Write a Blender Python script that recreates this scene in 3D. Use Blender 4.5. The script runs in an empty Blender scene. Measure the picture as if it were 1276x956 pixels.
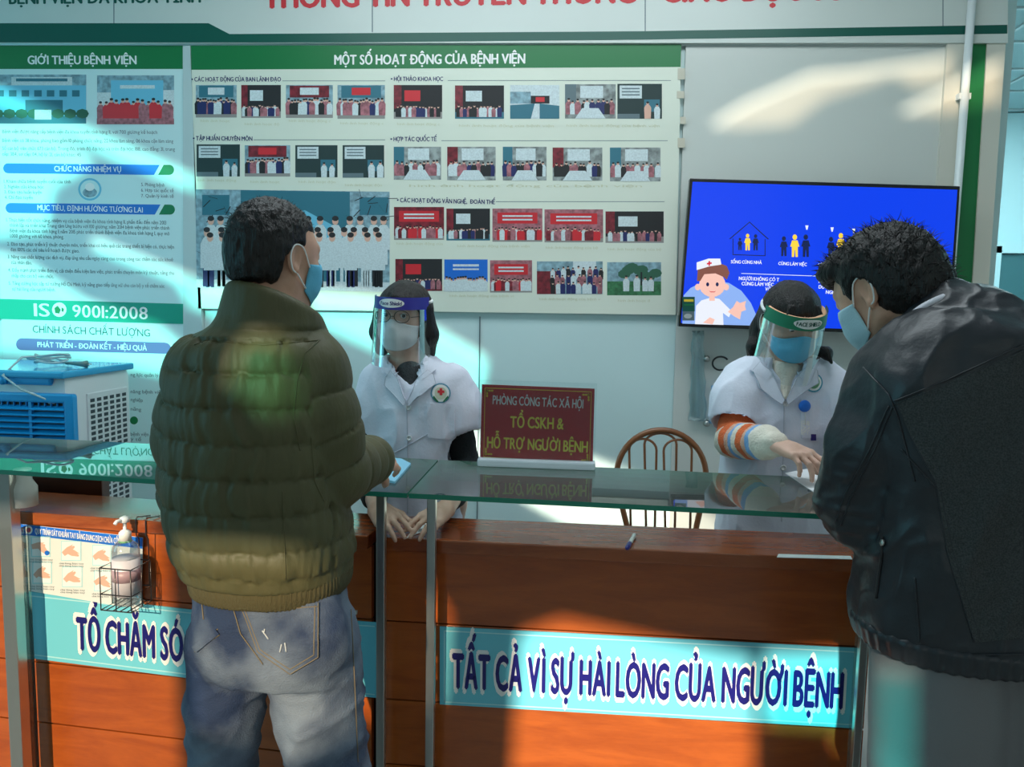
import bpy, bmesh, math, random
import numpy as np
from mathutils import Vector, Matrix, geometry
from mathutils.bvhtree import BVHTree

S = bpy.context.scene
COL = S.collection
# ------------------------------------------------------------------ camera
F = 960.0
CAM = np.array([0.0, -3.5, 1.51])
_p, _y, _r = np.radians([5.9, 5.0, 1.08])
FW = np.array([-np.sin(_y)*np.cos(_p), np.cos(_y)*np.cos(_p), -np.sin(_p)])
_r0 = np.array([np.cos(_y), np.sin(_y), 0]); _u0 = np.cross(_r0, FW)
RI = _r0*np.cos(_r) + _u0*np.sin(_r); UP = np.cross(RI, FW)
cd = bpy.data.cameras.new('camera'); cam = bpy.data.objects.new('camera', cd); COL.objects.link(cam)
cd.sensor_width = 36; cd.lens = 36*F/1276; cd.clip_start = .05
cam.matrix_world = Matrix(((RI[0], UP[0], -FW[0], CAM[0]), (RI[1], UP[1], -FW[1], CAM[1]), (RI[2], UP[2], -FW[2], CAM[2]), (0, 0, 0, 1)))
S.camera = cam
# ------------------------------------------------------------------ light
S.view_settings.view_transform = 'Standard'; S.view_settings.look = 'None'
S.view_settings.gamma = 1; S.view_settings.use_curve_mapping = False
S.view_settings.exposure = 0.12
w = bpy.data.worlds.new('daylight'); S.world = w; w.use_nodes = True
w.node_tree.nodes['Background'].inputs[0].default_value = (.62, .80, .88, 1)
w.node_tree.nodes['Background'].inputs[1].default_value = .30
SUN = np.array([.20, 1.0, -.42]); SUN = SUN/np.linalg.norm(SUN)       # the way sunlight travels
sl = bpy.data.lights.new('sun', 'SUN'); so = bpy.data.objects.new('sun', sl); COL.objects.link(so)
sl.energy = 7.0; sl.angle = math.radians(.8); sl.color = (1, .90, .74)
so.rotation_euler = Vector(-SUN).to_track_quat('Z', 'Y').to_euler()
def area(name, loc, aim, sx, sy, e, col):
    l = bpy.data.lights.new(name, 'AREA'); l.shape = 'RECTANGLE'; l.size = sx; l.size_y = sy; l.energy = e; l.color = col
    o = bpy.data.objects.new(name, l); COL.objects.link(o); o.location = loc
    o.rotation_euler = (Vector(loc)-Vector(aim)).to_track_quat('Z', 'Y').to_euler(); return o
area('ceiling_panel_light', (-.2, -1.3, 3.25), (-.2, -1.0, 0), 2.6, .9, 40, (.86, .96, 1))
area('tinted_window_light', (-4.3, -2.6, 1.9), (-1.6, -.1, 1.6), 1.8, 1.8, 26, (.16, .80, 1))
sp = bpy.data.lights.new('low_wall_spot', 'SPOT'); spo = bpy.data.objects.new('low_wall_spot', sp); COL.objects.link(spo)   # added spot lamp that brightens the low wall, no source modelled for it
sp.energy = 6500; sp.color = (1, .90, .72); sp.spot_size = math.radians(5.4); sp.spot_blend = .6; sp.shadow_soft_size = .02; spo.location = (-3.9, -.95, 2.25)
spo.rotation_euler = (Vector(spo.location)-Vector((.10, 0, .62))).to_track_quat('Z', 'Y').to_euler()
area('corridor_light', (3.2, 2.2, 3.1), (3.2, 2.6, 0), 1.6, 1.6, 60, (.70, .96, 1))
area('entrance_light', (.6, -5.6, 2.2), (.2, 0, 1.2), 3.0, 2.0, 9, (1, .95, .88))

# ------------------------------------------------------------------ pixel -> place helpers
def ray(px, py): return RI*(px-638)/F - UP*(py-478)/F + FW
def AY(px, py, y):                 # the point of the plane at depth y that shows at (px, py)
    d = ray(px, py); return CAM + d*(y-CAM[1])/d[1]
def AZ(px, py, z):
    d = ray(px, py); return CAM + d*(z-CAM[2])/d[2]
def AP(px, py, o, n):
    d = ray(px, py); o = np.asarray(o); n = np.asarray(n); return CAM + d*((o-CAM)@n)/(d@n)

# ------------------------------------------------------------------ materials
MATS = {}
def mat(name, col, rough=.5, metal=0., bump=0., bscale=60., var=0., vscale=8., spec=.5, stretch=(1, 1, 1), emit=None, estr=1., col2=None, sheen=0., coat=0., lo=.35, hi=.65):
    if name in MATS: return MATS[name]
    m = bpy.data.materials.new(name); m.use_nodes = True; nt = m.node_tree; N = nt.nodes; L = nt.links
    b = N['Principled BSDF']; b.inputs['Base Color'].default_value = (*col, 1)
    b.inputs['Roughness'].default_value = rough; b.inputs['Metallic'].default_value = metal
    b.inputs['Specular IOR Level'].default_value = spec
    if sheen: b.inputs['Sheen Weight'].default_value = sheen
    if coat: b.inputs['Coat Weight'].default_value = coat; b.inputs['Coat Roughness'].default_value = .12
    if emit:
        b.inputs['Emission Color'].default_value = (*emit, 1); b.inputs['Emission Strength'].default_value = estr
    if bump or var:
        tc = N.new('ShaderNodeTexCoord'); mp = N.new('ShaderNodeMapping'); mp.inputs['Scale'].default_value = stretch
        L.new(tc.outputs['Object'], mp.inputs[0])
    if var:
        n = N.new('ShaderNodeTexNoise'); n.inputs['Scale'].default_value = vscale; n.inputs['Detail'].default_value = 5
        L.new(mp.outputs[0], n.inputs['Vector'])
        r = N.new('ShaderNodeValToRGB'); c2 = col2 or tuple(c*(1-var) for c in col)
        r.color_ramp.elements[0].color = (*c2, 1); r.color_ramp.elements[1].color = (*col, 1)
        r.color_ramp.elements[0].position = lo; r.color_ramp.elements[1].position = hi
        L.new(n.outputs[0], r.inputs[0]); L.new(r.outputs[0], b.inputs['Base Color'])
    if bump:
        n = N.new('ShaderNodeTexNoise'); n.inputs['Scale'].default_value = bscale; n.inputs['Detail'].default_value = 6
        L.new(mp.outputs[0], n.inputs['Vector'])
        bp = N.new('ShaderNodeBump'); bp.inputs['Strength'].default_value = bump; bp.inputs['Distance'].default_value = .01
        L.new(n.outputs[0], bp.inputs['Height']); L.new(bp.outputs[0], b.inputs['Normal'])
    MATS[name] = m; return m
def glassmat(name, tint, refl=1.0, rough=.0, base=.0, pale_mix=0.):
    if name in MATS: return MATS[name]
    m = bpy.data.materials.new(name); m.use_nodes = True; nt = m.node_tree; N = nt.nodes; L = nt.links; N.clear()
    o = N.new('ShaderNodeOutputMaterial'); t = N.new('ShaderNodeBsdfTransparent'); t.inputs[0].default_value = (*tint, 1)
    g = N.new('ShaderNodeBsdfGlossy'); g.inputs['Roughness'].default_value = rough
    f = N.new('ShaderNodeFresnel'); f.inputs[0].default_value = 1.5
    mm = N.new('ShaderNodeMath'); mm.operation = 'MULTIPLY_ADD'; mm.inputs[1].default_value = refl; mm.inputs[2].default_value = base; mm.use_clamp = True
    if pale_mix:
        df = N.new('ShaderNodeBsdfDiffuse'); df.inputs[0].default_value = (.62, .72, .66, 1); dx_ = N.new('ShaderNodeMixShader'); dx_.inputs[0].default_value = pale_mix; L.new(t.outputs[0], dx_.inputs[1]); L.new(df.outputs[0], dx_.inputs[2]); t = dx_  # pale diffuse share stands in for the lighter reflections on the shelf glass
    x = N.new('ShaderNodeMixShader'); L.new(f.outputs[0], mm.inputs[0]); L.new(mm.outputs[0], x.inputs[0])
    L.new(t.outputs[0], x.inputs[1]); L.new(g.outputs[0], x.inputs[2]); L.new(x.outputs[0], o.inputs[0])
    MATS[name] = m; return m
def woodmat(name, c1, c2, stretch=(1, 6, 6), rough=.28):
    if name in MATS: return MATS[name]
    m = mat(name, c1, rough, coat=.35); nt = m.node_tree; N = nt.nodes; L = nt.links; b = N['Principled BSDF']
    tc = N.new('ShaderNodeTexCoord'); mp = N.new('ShaderNodeMapping'); mp.inputs['Scale'].default_value = stretch
    L.new(tc.outputs['Object'], mp.inputs[0])
    n = N.new('ShaderNodeTexNoise'); n.inputs['Scale'].default_value = 3.0; n.inputs['Detail'].default_value = 8; n.inputs['Distortion'].default_value = 1.6
    L.new(mp.outputs[0], n.inputs['Vector'])
    n2 = N.new('ShaderNodeTexNoise'); n2.inputs['Scale'].default_value = 40; n2.inputs['Detail'].default_value = 3
    L.new(mp.outputs[0], n2.inputs['Vector'])
    mx = N.new('ShaderNodeMath'); mx.operation = 'MULTIPLY_ADD'; mx.inputs[1].default_value = .25; L.new(n2.outputs[0], mx.inputs[0]); L.new(n.outputs[0], mx.inputs[2])
    r = N.new('ShaderNodeValToRGB'); r.color_ramp.elements[0].color = (*c2, 1); r.color_ramp.elements[1].color = (*c1, 1)
    r.color_ramp.elements[0].position = .42; r.color_ramp.elements[1].position = .78
    L.new(mx.outputs[0], r.inputs[0]); L.new(r.outputs[0], b.inputs['Base Color'])
    return m

# ------------------------------------------------------------------ objects
def link(o, parent=None):
    COL.objects.link(o)
    if parent is not None:
        o.parent = parent; o.matrix_parent_inverse = Matrix.Translation(-Vector(parent.location)) if parent.rotation_euler[2] == 0 else parent.matrix_basis.inverted()
    return o
def tag(o, label, cat=None, group=None, kind=None):
    o['label'] = label
    if cat: o['category'] = cat
    if group: o['group'] = group
    if kind: o['kind'] = kind
    return o
def thing(name, loc, label, cat, group=None):
    o = bpy.data.objects.new(name, None); o.location = loc; o.empty_display_size = .1; COL.objects.link(o)
    return tag(o, label, cat, group)
class MB:
    """collects shapes into ONE mesh; every vertex in world coordinates"""
    def __init__(s): s.v = []; s.f = []; s.mi = []; s.mats = []; s.sm = []
    def m(s, mt):
        if mt not in s.mats: s.mats.append(mt)
        return s.mats.index(mt)
    def add(s, v, f, mt, smooth=False):
        k = len(s.v); i = s.m(mt); s.v += [tuple(map(float, q)) for q in v]
        for q in f: s.f.append([a+k for a in q]); s.mi.append(i); s.sm.append(smooth)
    def box(s, c, h, mt, R=None, bev=0.):
        bm = bmesh.new(); bmesh.ops.create_cube(bm, size=2)
        for q in bm.verts: q.co = Vector((q.co.x*h[0], q.co.y*h[1], q.co.z*h[2]))
        if bev: bmesh.ops.bevel(bm, geom=bm.edges[:], offset=bev, segments=2, profile=.6, affect='EDGES')
        if R is not None: bmesh.ops.transform(bm, matrix=R.to_4x4() if not hasattr(R, 'is_identity') or len(R) == 3 else R, verts=bm.verts[:])
        s.bm(bm, c, mt)
    def bm(s, bm, c, mt, smooth=False):
        bm.verts.index_update(); c = Vector(c)
        s.add([q.co+c for q in bm.verts], [[q.index for q in f.verts] for f in bm.faces], mt, smooth); bm.free()
    def prism(s, poly, n, t, mt, bev=0.):
        """a 3D planar outline pushed along n by t"""
        bm = bmesh.new(); n = Vector(n); vs = [bm.verts.new(Vector(q)) for q in poly]
        f = bm.faces.new(vs); r = bmesh.ops.extrude_face_region(bm, geom=[f])
        bmesh.ops.translate(bm, vec=n*t, verts=[q for q in r['geom'] if isinstance(q, bmesh.types.BMVert)])
        bmesh.ops.recalc_face_normals(bm, faces=bm.faces[:])
        if bev: bmesh.ops.bevel(bm, geom=bm.edges[:], offset=bev, segments=2, profile=.6, affect='EDGES')
        s.bm(bm, (0, 0, 0), mt)
    def tube(s, pts, r, mt, n=8, closed=False):
        pts = [np.asarray(q, float) for q in pts]; k = len(pts); rr = r if hasattr(r, '__len__') else [r]*k
        T = []
        for i in range(k):
            a = pts[(i-1) % k] if closed or i else pts[0]; b = pts[(i+1) % k] if closed or i < k-1 else pts[-1]
            t = b-a; T.append(t/(np.linalg.norm(t)+1e-12))
        up = np.array([0, 0, 1.]) if abs(T[0][2]) < .9 else np.array([1., 0, 0])
        u = np.cross(T[0], up); u /= np.linalg.norm(u); vs = []
        for i in range(k):
            u = u-(u@T[i])*T[i]; u /= np.linalg.norm(u)+1e-12; w_ = np.cross(T[i], u)
            for j in range(n):
                a = 2*math.pi*j/n; vs.append(pts[i]+rr[i]*(math.cos(a)*u+math.sin(a)*w_))
        fs = []
        for i in range(k if closed else k-1):
            i2 = (i+1) % k
            for j in range(n): fs.append([i*n+j, i*n+(j+1) % n, i2*n+(j+1) % n, i2*n+j])
        if not closed: fs += [list(range(n))[::-1], [(k-1)*n+j for j in range(n)]]
        s.add(vs, fs, mt, True)
    def lathe(s, prof, c, mt, n=24, ax=None):
        """profile of (radius, height) turned about the axis ax through c"""
        ax = Vector(ax or (0, 0, 1)); q = ax.to_track_quat('Z', 'Y'); c = Vector(c); vs = []; fs = []
        for r_, z in prof:
            for j in range(n):
                a = 2*math.pi*j/n; vs.append(c+q @ Vector((r_*math.cos(a), r_*math.sin(a), z)))
        for i in range(len(prof)-1):
            for j in range(n): fs.append([i*n+j, i*n+(j+1) % n, (i+1)*n+(j+1) % n, (i+1)*n+j])
        fs += [list(range(n))[::-1], [(len(prof)-1)*n+j for j in range(n)]]
        s.add(vs, fs, mt, True)
    def build(s, name, parent=None):
        me = bpy.data.meshes.new(name); me.from_pydata(s.v, [], s.f)
        for q in s.mats: me.materials.append(q)
        me.polygons.foreach_set('material_index', s.mi); me.polygons.foreach_set('use_smooth', s.sm); me.update()
        o = bpy.data.objects.new(name, me); link(o, parent)
        if parent is None and s.v:                                     # origin at the base of the thing
            a = np.array(s.v); c = Vector((*((a.min(0)+a.max(0))/2)[:2], a[:, 2].min())); me.transform(Matrix.Translation(-c)); o.location = c
        return o
def smooth_angle(o, deg=40):
    me = o.data
    try: me.shade_smooth(); me.set_sharp_from_angle(angle=math.radians(deg))
    except Exception: pass
    return o
def struct(o): o['kind'] = 'structure'; return o

# ------------------------------------------------------------------ lettering
_GL = {}
def _raw(ch, off, res=3):
    c = bpy.data.curves.new('g', 'FONT'); c.body = ch; c.offset = off; c.resolution_u = res
    o = bpy.data.objects.new('g', c); COL.objects.link(o)
    dg = bpy.context.evaluated_depsgraph_get(); dg.update()
    me = bpy.data.meshes.new_from_object(o.evaluated_get(dg))
    v = np.array([q.co[:] for q in me.vertices]).reshape(-1, 3)[:, :2]; f = [list(p.vertices) for p in me.polygons]
    bpy.data.objects.remove(o); bpy.data.curves.remove(c); bpy.data.meshes.remove(me)
    return v, f
HORN = {'Ơ': 'O', 'Ờ': 'Ò', 'Ớ': 'Ó', 'Ợ': 'Ọ', 'Ở': 'Ỏ', 'Ỡ': 'Õ', 'ơ': 'o', 'ờ': 'ò', 'ớ': 'ó', 'ợ': 'ọ', 'ở': 'ỏ', 'ỡ': 'õ'}
def glyph(ch, off):
    if (ch, off) in _GL: return _GL[ch, off]
    if ch in HORN:
        v, f = _raw(HORN[ch], off); base, _ = _raw('O' if ch.isupper() else 'o', off)
        x, t = base[:, 0].max(), base[:, 1].max(); k = .085+off
        hv = np.array([(x-.13, t-.17), (x-.02, t-.20), (x+.09, t-.06), (x+.10, t+.10), (x+.10-k, t+.10), (x+.085-k, t-.01), (x-.05, t-.10)])
        f = f+[[len(v)+i for i in range(7)]]; v = np.vstack([v, hv])
    elif ch in 'Đđ':
        v, f = _raw('D' if ch == 'Đ' else 'd', off); k = .04+off*.6
        a, b, yy = (v[:, 0].min()-.07, v[:, 0].min()+.30, .35) if ch == 'Đ' else (v[:, 0].max()-.30, v[:, 0].max()+.07, .60)
        hv = np.array([(a, yy-k), (b, yy-k), (b, yy+k), (a, yy+k)]); f = f+[[len(v)+i for i in range(4)]]; v = np.vstack([v, hv])
    else: v, f = _raw(ch, off)
    if len(v): x0 = v[:, 0].min(); v = v-np.array([x0, 0]); w_ = v[:, 0].max()
    else: w_ = .12
    _GL[ch, off] = (v, f, w_); return _GL[ch, off]
def layout(text, off=.0, gap=.085):
    V = []; Fc = []; x = 0; n = 0
    for ch in text:
        if ch == ' ': x += .26; continue
        v, f, w_ = glyph(ch, off)
        if ch == 'Đ': x -= 0
        V.append(v+np.array([x, 0])); Fc += [[i+n for i in q] for q in f]; n += len(v); x += w_+gap
    return np.vstack(V) if V else np.zeros((0, 2)), Fc, x-gap
class Sheet(MB):
    """flat print on a plane: o + n*layer; shapes given in photo pixels or plane metres"""
    STEP = .0004
    def __init__(s, o, n, u=None, mode='px'):
        super().__init__(); s.o = np.asarray(o, float); s.n = np.asarray(n, float); s.n /= np.linalg.norm(s.n)
        z = np.array([0, 0, 1.]); s.u = np.cross(z, s.n) if u is None else np.asarray(u, float); s.u /= np.linalg.norm(s.u); s.vv = np.cross(s.n, s.u); s.mode = mode
    def P(s, q):
        if s.mode == 'px': return AP(q[0], q[1], s.o, s.n)
        return s.o+s.u*q[0]+s.vv*q[1]
    def poly(s, pts, mt, lay=1):
        s.add([s.P(q)+s.n*s.STEP*lay for q in pts], [list(range(len(pts)))], mt)
    def rect(s, x0, y0, x1, y1, mt, lay=1): s.poly([(x0, y1), (x1, y1), (x1, y0), (x0, y0)], mt, lay)
    def ell(s, cx, cy, rx, ry, mt, lay=1, n=20, a0=0, a1=360):
        s.poly([(cx+rx*math.cos(math.radians(a0+(a1-a0)*i/n)), cy-ry*math.sin(math.radians(a0+(a1-a0)*i/n))) for i in range(n+(a1-a0 < 360))], mt, lay)
    def frame(s, x0, y0, x1, y1, t, mt, lay=1):
        s.rect(x0, y0, x1, y0+t, mt, lay); s.rect(x0, y1-t, x1, y1, mt, lay); s.rect(x0, y0, x0+t, y1, mt, lay); s.rect(x1-t, y0, x1, y1, mt, lay)
    def text(s, t, a, b, h, mt, off=.02, lay=2, gap=.085):
        """baseline from a to b, capital height h (same unit as the points)"""
        v, f, w_ = layout(t, 0, gap+off*.7)
        if not f: return
        A = s.P(a); B = s.P(b); L = np.linalg.norm(B-A); hh = h
        if s.mode == 'px': hh = np.linalg.norm(s.P((a[0], a[1]-h))-A)
        e = (B-A)/L; vd = np.cross(s.n, e)
        k = off*1.1; sh = [(0, 0)] if off < .008 else [(-k*.6, 0), (k*.6, 0)] if off < .024 else [(-k, 0), (0, k*.5), (k, 0), (0, -k*.5)] if off < .05 else [(k*math.cos(a_), k*math.sin(a_)) for a_ in np.linspace(0, 2*math.pi, 8, False)]
        for i_, (dx, dy) in enumerate(sh): s.add(A+np.outer((v[:, 0]+dx)*L/w_, e)+np.outer((v[:, 1]+dy)*hh/.73, vd)+s.n*s.STEP*(lay+.02*i_), f, mt)
    def slab(s, x0, y0, x1, y1, t, mt, back=0.):
        """a board of thickness t whose face is the plane; corners as the photo shows them"""
        q = [s.P((x0, y1)), s.P((x1, y1)), s.P((x1, y0)), s.P((x0, y0))]
        s.prism([Vector(p-s.n*(t+back)) for p in q], s.n, t, mt)
# ------------------------------------------------------------------ modelling soft shapes: distance fields meshed by surface nets
def nrm(v): v = np.asarray(v, float); return v/(np.linalg.norm(v)+1e-12)
def V3(*a): return np.array(a, float)
class Vol:
    def __init__(s, lo, hi, h):
        s.lo = np.asarray(lo, float); s.h = h; s.n = np.ceil((np.asarray(hi)-s.lo)/h).astype(int)+1
        s.d = np.full(s.n, 9., np.float32)
        s.ax = [(s.lo[i]+h*np.arange(s.n[i])).astype(np.float32) for i in range(3)]
    def reg(s, lo, hi):
        a = np.clip(((np.asarray(lo)-s.lo)/s.h).astype(int)-1, 0, s.n); b = np.clip(((np.asarray(hi)-s.lo)/s.h).astype(int)+2, 0, s.n)
        if (b <= a).any(): return None
        sl_ = tuple(slice(i, j) for i, j in zip(a, b))
        return sl_, s.ax[0][sl_[0]][:, None, None], s.ax[1][sl_[1]][None, :, None], s.ax[2][sl_[2]][None, None, :]
    def put(s, sl_, d, k, sub=False):
        a = s.d[sl_]
        if sub:
            a2 = -a
            m = np.minimum(a2, d)-(np.maximum(k-np.abs(a2-d), 0)**2/(4*k) if k else 0)
            s.d[sl_] = -m
        else: s.d[sl_] = np.minimum(a, d)-(np.maximum(k-np.abs(a-d), 0)**2/(4*k) if k else 0)
    def cone(s, a, b, ra, rb, k=.02, sub=False, flat=None):
        """limb from a to b; flat=(axis, factor) squeezes it along a world axis"""
        a = np.asarray(a, float); b = np.asarray(b, float); m = max(ra, rb)+k+3*s.h
        g = s.reg(np.minimum(a, b)-m, np.maximum(a, b)+m)
        if g is None: return
        sl_, X, Y, Z = g; ba = b-a; L2 = ba@ba+1e-12
        px, py, pz = X-a[0], Y-a[1], Z-a[2]
        t = np.clip((px*ba[0]+py*ba[1]+pz*ba[2])/L2, 0, 1); dx, dy, dz = px-t*ba[0], py-t*ba[1], pz-t*ba[2]
        if flat is not None:
            n, fac = flat; n = nrm(n); q = dx*n[0]+dy*n[1]+dz*n[2]; e = (1/fac-1)*q
            dx, dy, dz = dx+e*n[0], dy+e*n[1], dz+e*n[2]
        s.put(sl_, np.sqrt(dx*dx+dy*dy+dz*dz)-(ra+(rb-ra)*t), k, sub)
    def chain(s, pts, rad, k=.02, **kw):
        for i in range(len(pts)-1): s.cone(pts[i], pts[i+1], rad[i], rad[i+1], k, **kw)
    def ell(s, c, r, R=None, k=.02, sub=False):
        c = np.asarray(c, float); r = np.asarray(r, float); m = max(r)+k+3*s.h; g = s.reg(c-m, c+m)
        if g is None: return
        sl_, X, Y, Z = g; x, y, z = X-c[0], Y-c[1], Z-c[2]
        if R is not None:
            x, y, z = x*R[0, 0]+y*R[1, 0]+z*R[2, 0], x*R[0, 1]+y*R[1, 1]+z*R[2, 1], x*R[0, 2]+y*R[1, 2]+z*R[2, 2]
        k0 = np.sqrt((x/r[0])**2+(y/r[1])**2+(z/r[2])**2); k1 = np.sqrt((x/r[0]**2)**2+(y/r[1]**2)**2+(z/r[2]**2)**2)+1e-9
        s.put(sl_, k0*(k0-1)/k1, k, sub)
    def box(s, c, hf, rd=.01, R=None, k=.005, sub=False):
        c = np.asarray(c, float); hf = np.asarray(hf, float); m = np.linalg.norm(hf)+k+3*s.h; g = s.reg(c-m, c+m)
        if g is None: return
        sl_, X, Y, Z = g; x, y, z = X-c[0], Y-c[1], Z-c[2]
        if R is not None:
            x, y, z = x*R[0, 0]+y*R[1, 0]+z*R[2, 0], x*R[0, 1]+y*R[1, 1]+z*R[2, 1], x*R[0, 2]+y*R[1, 2]+z*R[2, 2]
        qx, qy, qz = np.abs(x)-hf[0]+rd, np.abs(y)-hf[1]+rd, np.abs(z)-hf[2]+rd
        d = np.sqrt(np.maximum(qx, 0)**2+np.maximum(qy, 0)**2+np.maximum(qz, 0)**2)+np.minimum(np.maximum(np.maximum(qx, qy), qz), 0)-rd
        s.put(sl_, d, k, sub)
    def trunk(s, rows, k=.02, p=2.4, sub=False):
        """rows of (z, cx, cy, rx, ry, turn) joined smoothly: a torso or a skirt"""
        rows = sorted(rows); A = np.array(rows, float); m = A[:, 3:5].max()+k+3*s.h
        g = s.reg((A[:, 1].min()-m, A[:, 2].min()-m, A[0, 0]-k-3*s.h), (A[:, 1].max()+m, A[:, 2].max()+m, A[-1, 0]+k+3*s.h))
        if g is None: return
        sl_, X, Y, Z = g; zz = Z[0, 0]
        # smooth interpolation through the rows
        def ip(col):
            z0 = A[:, 0]; y0 = A[:, col]; dz = np.gradient(y0, z0); i = np.clip(np.searchsorted(z0, zz)-1, 0, len(z0)-2); hh = z0[i+1]-z0[i]
            t = np.clip((zz-z0[i])/hh, 0, 1); return ((1+2*t)*(1-t)**2*y0[i]+t*(1-t)**2*hh*dz[i]+t*t*(3-2*t)*y0[i+1]+t*t*(t-1)*hh*dz[i+1]).astype(np.float32)
        cx, cy, rx, ry, tu = (ip(i)[None, None, :] for i in range(1, 6))
        x, y = X-cx, Y-cy; c_, s_ = np.cos(tu), np.sin(tu); x, y = x*c_+y*s_, -x*s_+y*c_
        q = ((np.abs(x)/rx)**p+(np.abs(y)/ry)**p)**(1/p); d = (q-1)*np.minimum(rx, ry)
        dz = np.maximum(A[0, 0]-Z, Z-A[-1, 0])
        d = np.where(dz > 0, np.sqrt(np.maximum(d, 0)**2+dz*dz), np.maximum(d, dz)); s.put(sl_, d, k, sub)
    def cut(s, o, n, k=.004):
        """cut away everything on the n side of a plane"""
        n = nrm(n); d = -((s.ax[0]-o[0])[:, None, None]*n[0]+(s.ax[1]-o[1])[None, :, None]*n[1]+(s.ax[2]-o[2])[None, None, :]*n[2])
        s.put(tuple(slice(None) for _ in range(3)), d, k, True)
    def mesh(s, relax=1):
        d = s.d; I = d < 0; a = I.astype(np.int8)
        c = sum(a[i:d.shape[0]-1+i, j:d.shape[1]-1+j, k:d.shape[2]-1+k] for i in (0, 1) for j in (0, 1) for k in (0, 1))
        act = (c > 0) & (c < 8); ijk = np.argwhere(act); idx = np.full(act.shape, -1, np.int64); idx[act] = np.arange(len(ijk))
        acc = np.zeros((len(ijk), 3)); cnt = np.zeros(len(ijk)); i, j, k = ijk.T
        cor = [(x, y, z) for x in (0, 1) for y in (0, 1) for z in (0, 1)]
        for p in cor:
            for ax in range(3):
                if p[ax]: continue
                q = list(p); q[ax] = 1
                d0 = d[i+p[0], j+p[1], k+p[2]]; d1 = d[i+q[0], j+q[1], k+q[2]]; m = (d0 < 0) != (d1 < 0)
                t = np.where(m, d0/np.where(m, d0-d1, 1), 0); e = np.array(p, float)+np.zeros((len(ijk), 3)); e[:, ax] += t
                acc += e*m[:, None]; cnt += m
        V = s.lo+s.h*(ijk+acc/cnt[:, None]); Fs = []
        for ax in range(3):
            b, c2 = (ax+1) % 3, (ax+2) % 3
            A = np.swapaxes(np.swapaxes(I, 0, ax), 0, 0)
            s0 = [slice(None)]*3; s1 = [slice(None)]*3; s0[ax] = slice(0, -1); s1[ax] = slice(1, None)
            for q in (b, c2): s0[q] = slice(1, -1); s1[q] = slice(1, -1)
            P0, P1 = I[tuple(s0)], I[tuple(s1)]; e = np.argwhere(P0 != P1)
            if not len(e): continue
            fl = P0[tuple(e.T)]; e = e.copy(); e[:, b] += 1; e[:, c2] += 1
            def cell(db, dc): q = e.copy(); q[:, b] += db; q[:, c2] += dc; return idx[tuple(q.T)]
            f = np.stack([cell(-1, -1), cell(0, -1), cell(0, 0), cell(-1, 0)], 1); f[~fl] = f[~fl][:, ::-1]; Fs.append(f)
        Fc = np.vstack(Fs); Fc = Fc[(Fc >= 0).all(1)]
        for _ in range(relax): V = laplace(V, Fc, .5)
        return V, Fc
def laplace(V, Fc, lam):
    A = np.zeros_like(V); n = np.zeros(len(V))
    for i in range(4):
        j = (i+1) % 4; np.add.at(A, Fc[:, i], V[Fc[:, j]]); np.add.at(A, Fc[:, j], V[Fc[:, i]]); np.add.at(n, Fc[:, i], 1); np.add.at(n, Fc[:, j], 1)
    return V+lam*(A/np.maximum(n, 1)[:, None]-V)
def normals(V, Fc):
    n = np.cross(V[Fc[:, 2]]-V[Fc[:, 0]], V[Fc[:, 3]]-V[Fc[:, 1]]); N = np.zeros_like(V)
    for i in range(4): np.add.at(N, Fc[:, i], n)
    return N/(np.linalg.norm(N, axis=1)[:, None]+1e-12)
def _hash(i, j, k, sd):
    n = (i*73856093) ^ (j*19349663) ^ (k*83492791) ^ (sd*2654435); n = n & 0xffffff; n = (n*1103515245+12345) & 0x7fffffff; n = ((n >> 7) ^ n)*69069 & 0x7fffffff
    return (n & 0xffff)/32767.5-1
def noise(P, sd=0):
    """smooth value noise in [-1, 1]"""
    f = np.floor(P).astype(np.int64); t = P-f; t = t*t*(3-2*t); r = 0
    for a in (0, 1):
        for b in (0, 1):
            for c in (0, 1):
                r = r+_hash(f[:, 0]+a, f[:, 1]+b, f[:, 2]+c, sd)*np.where(a, t[:, 0], 1-t[:, 0])*np.where(b, t[:, 1], 1-t[:, 1])*np.where(c, t[:, 2], 1-t[:, 2])
    return r
def folds(V, amp, seed, st=(1, 1, 1), f=10):
    """creased cloth: rounded ridges that run along the squeezed axis"""
    P = V*np.array(st)*f; a = (1-np.abs(noise(P+noise(P*.7, seed+9)[:, None]*.5, seed)))**3; b_ = (1-np.abs(noise(P*2.1, seed+2)))**3; return amp*(a*.7+b_*.35-.35)
def sstep(a, b, x): t = np.clip((x-a)/(b-a), 0, 1); return t*t*(3-2*t)
def along(V, pts):
    """nearest place on a polyline: (distance along it, distance from it)"""
    best = np.full(len(V), 9.); S_ = np.zeros(len(V)); acc = 0
    for a, b in zip(pts[:-1], pts[1:]):
        a = np.asarray(a, float); ba = np.asarray(b, float)-a; L = np.linalg.norm(ba); t = np.clip((V-a)@ba/L**2, 0, 1); d = np.linalg.norm(V-a-t[:, None]*ba, axis=1)
        m = d < best; best[m] = d[m]; S_[m] = acc+t[m]*L; acc += L
    return S_, best
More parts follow.
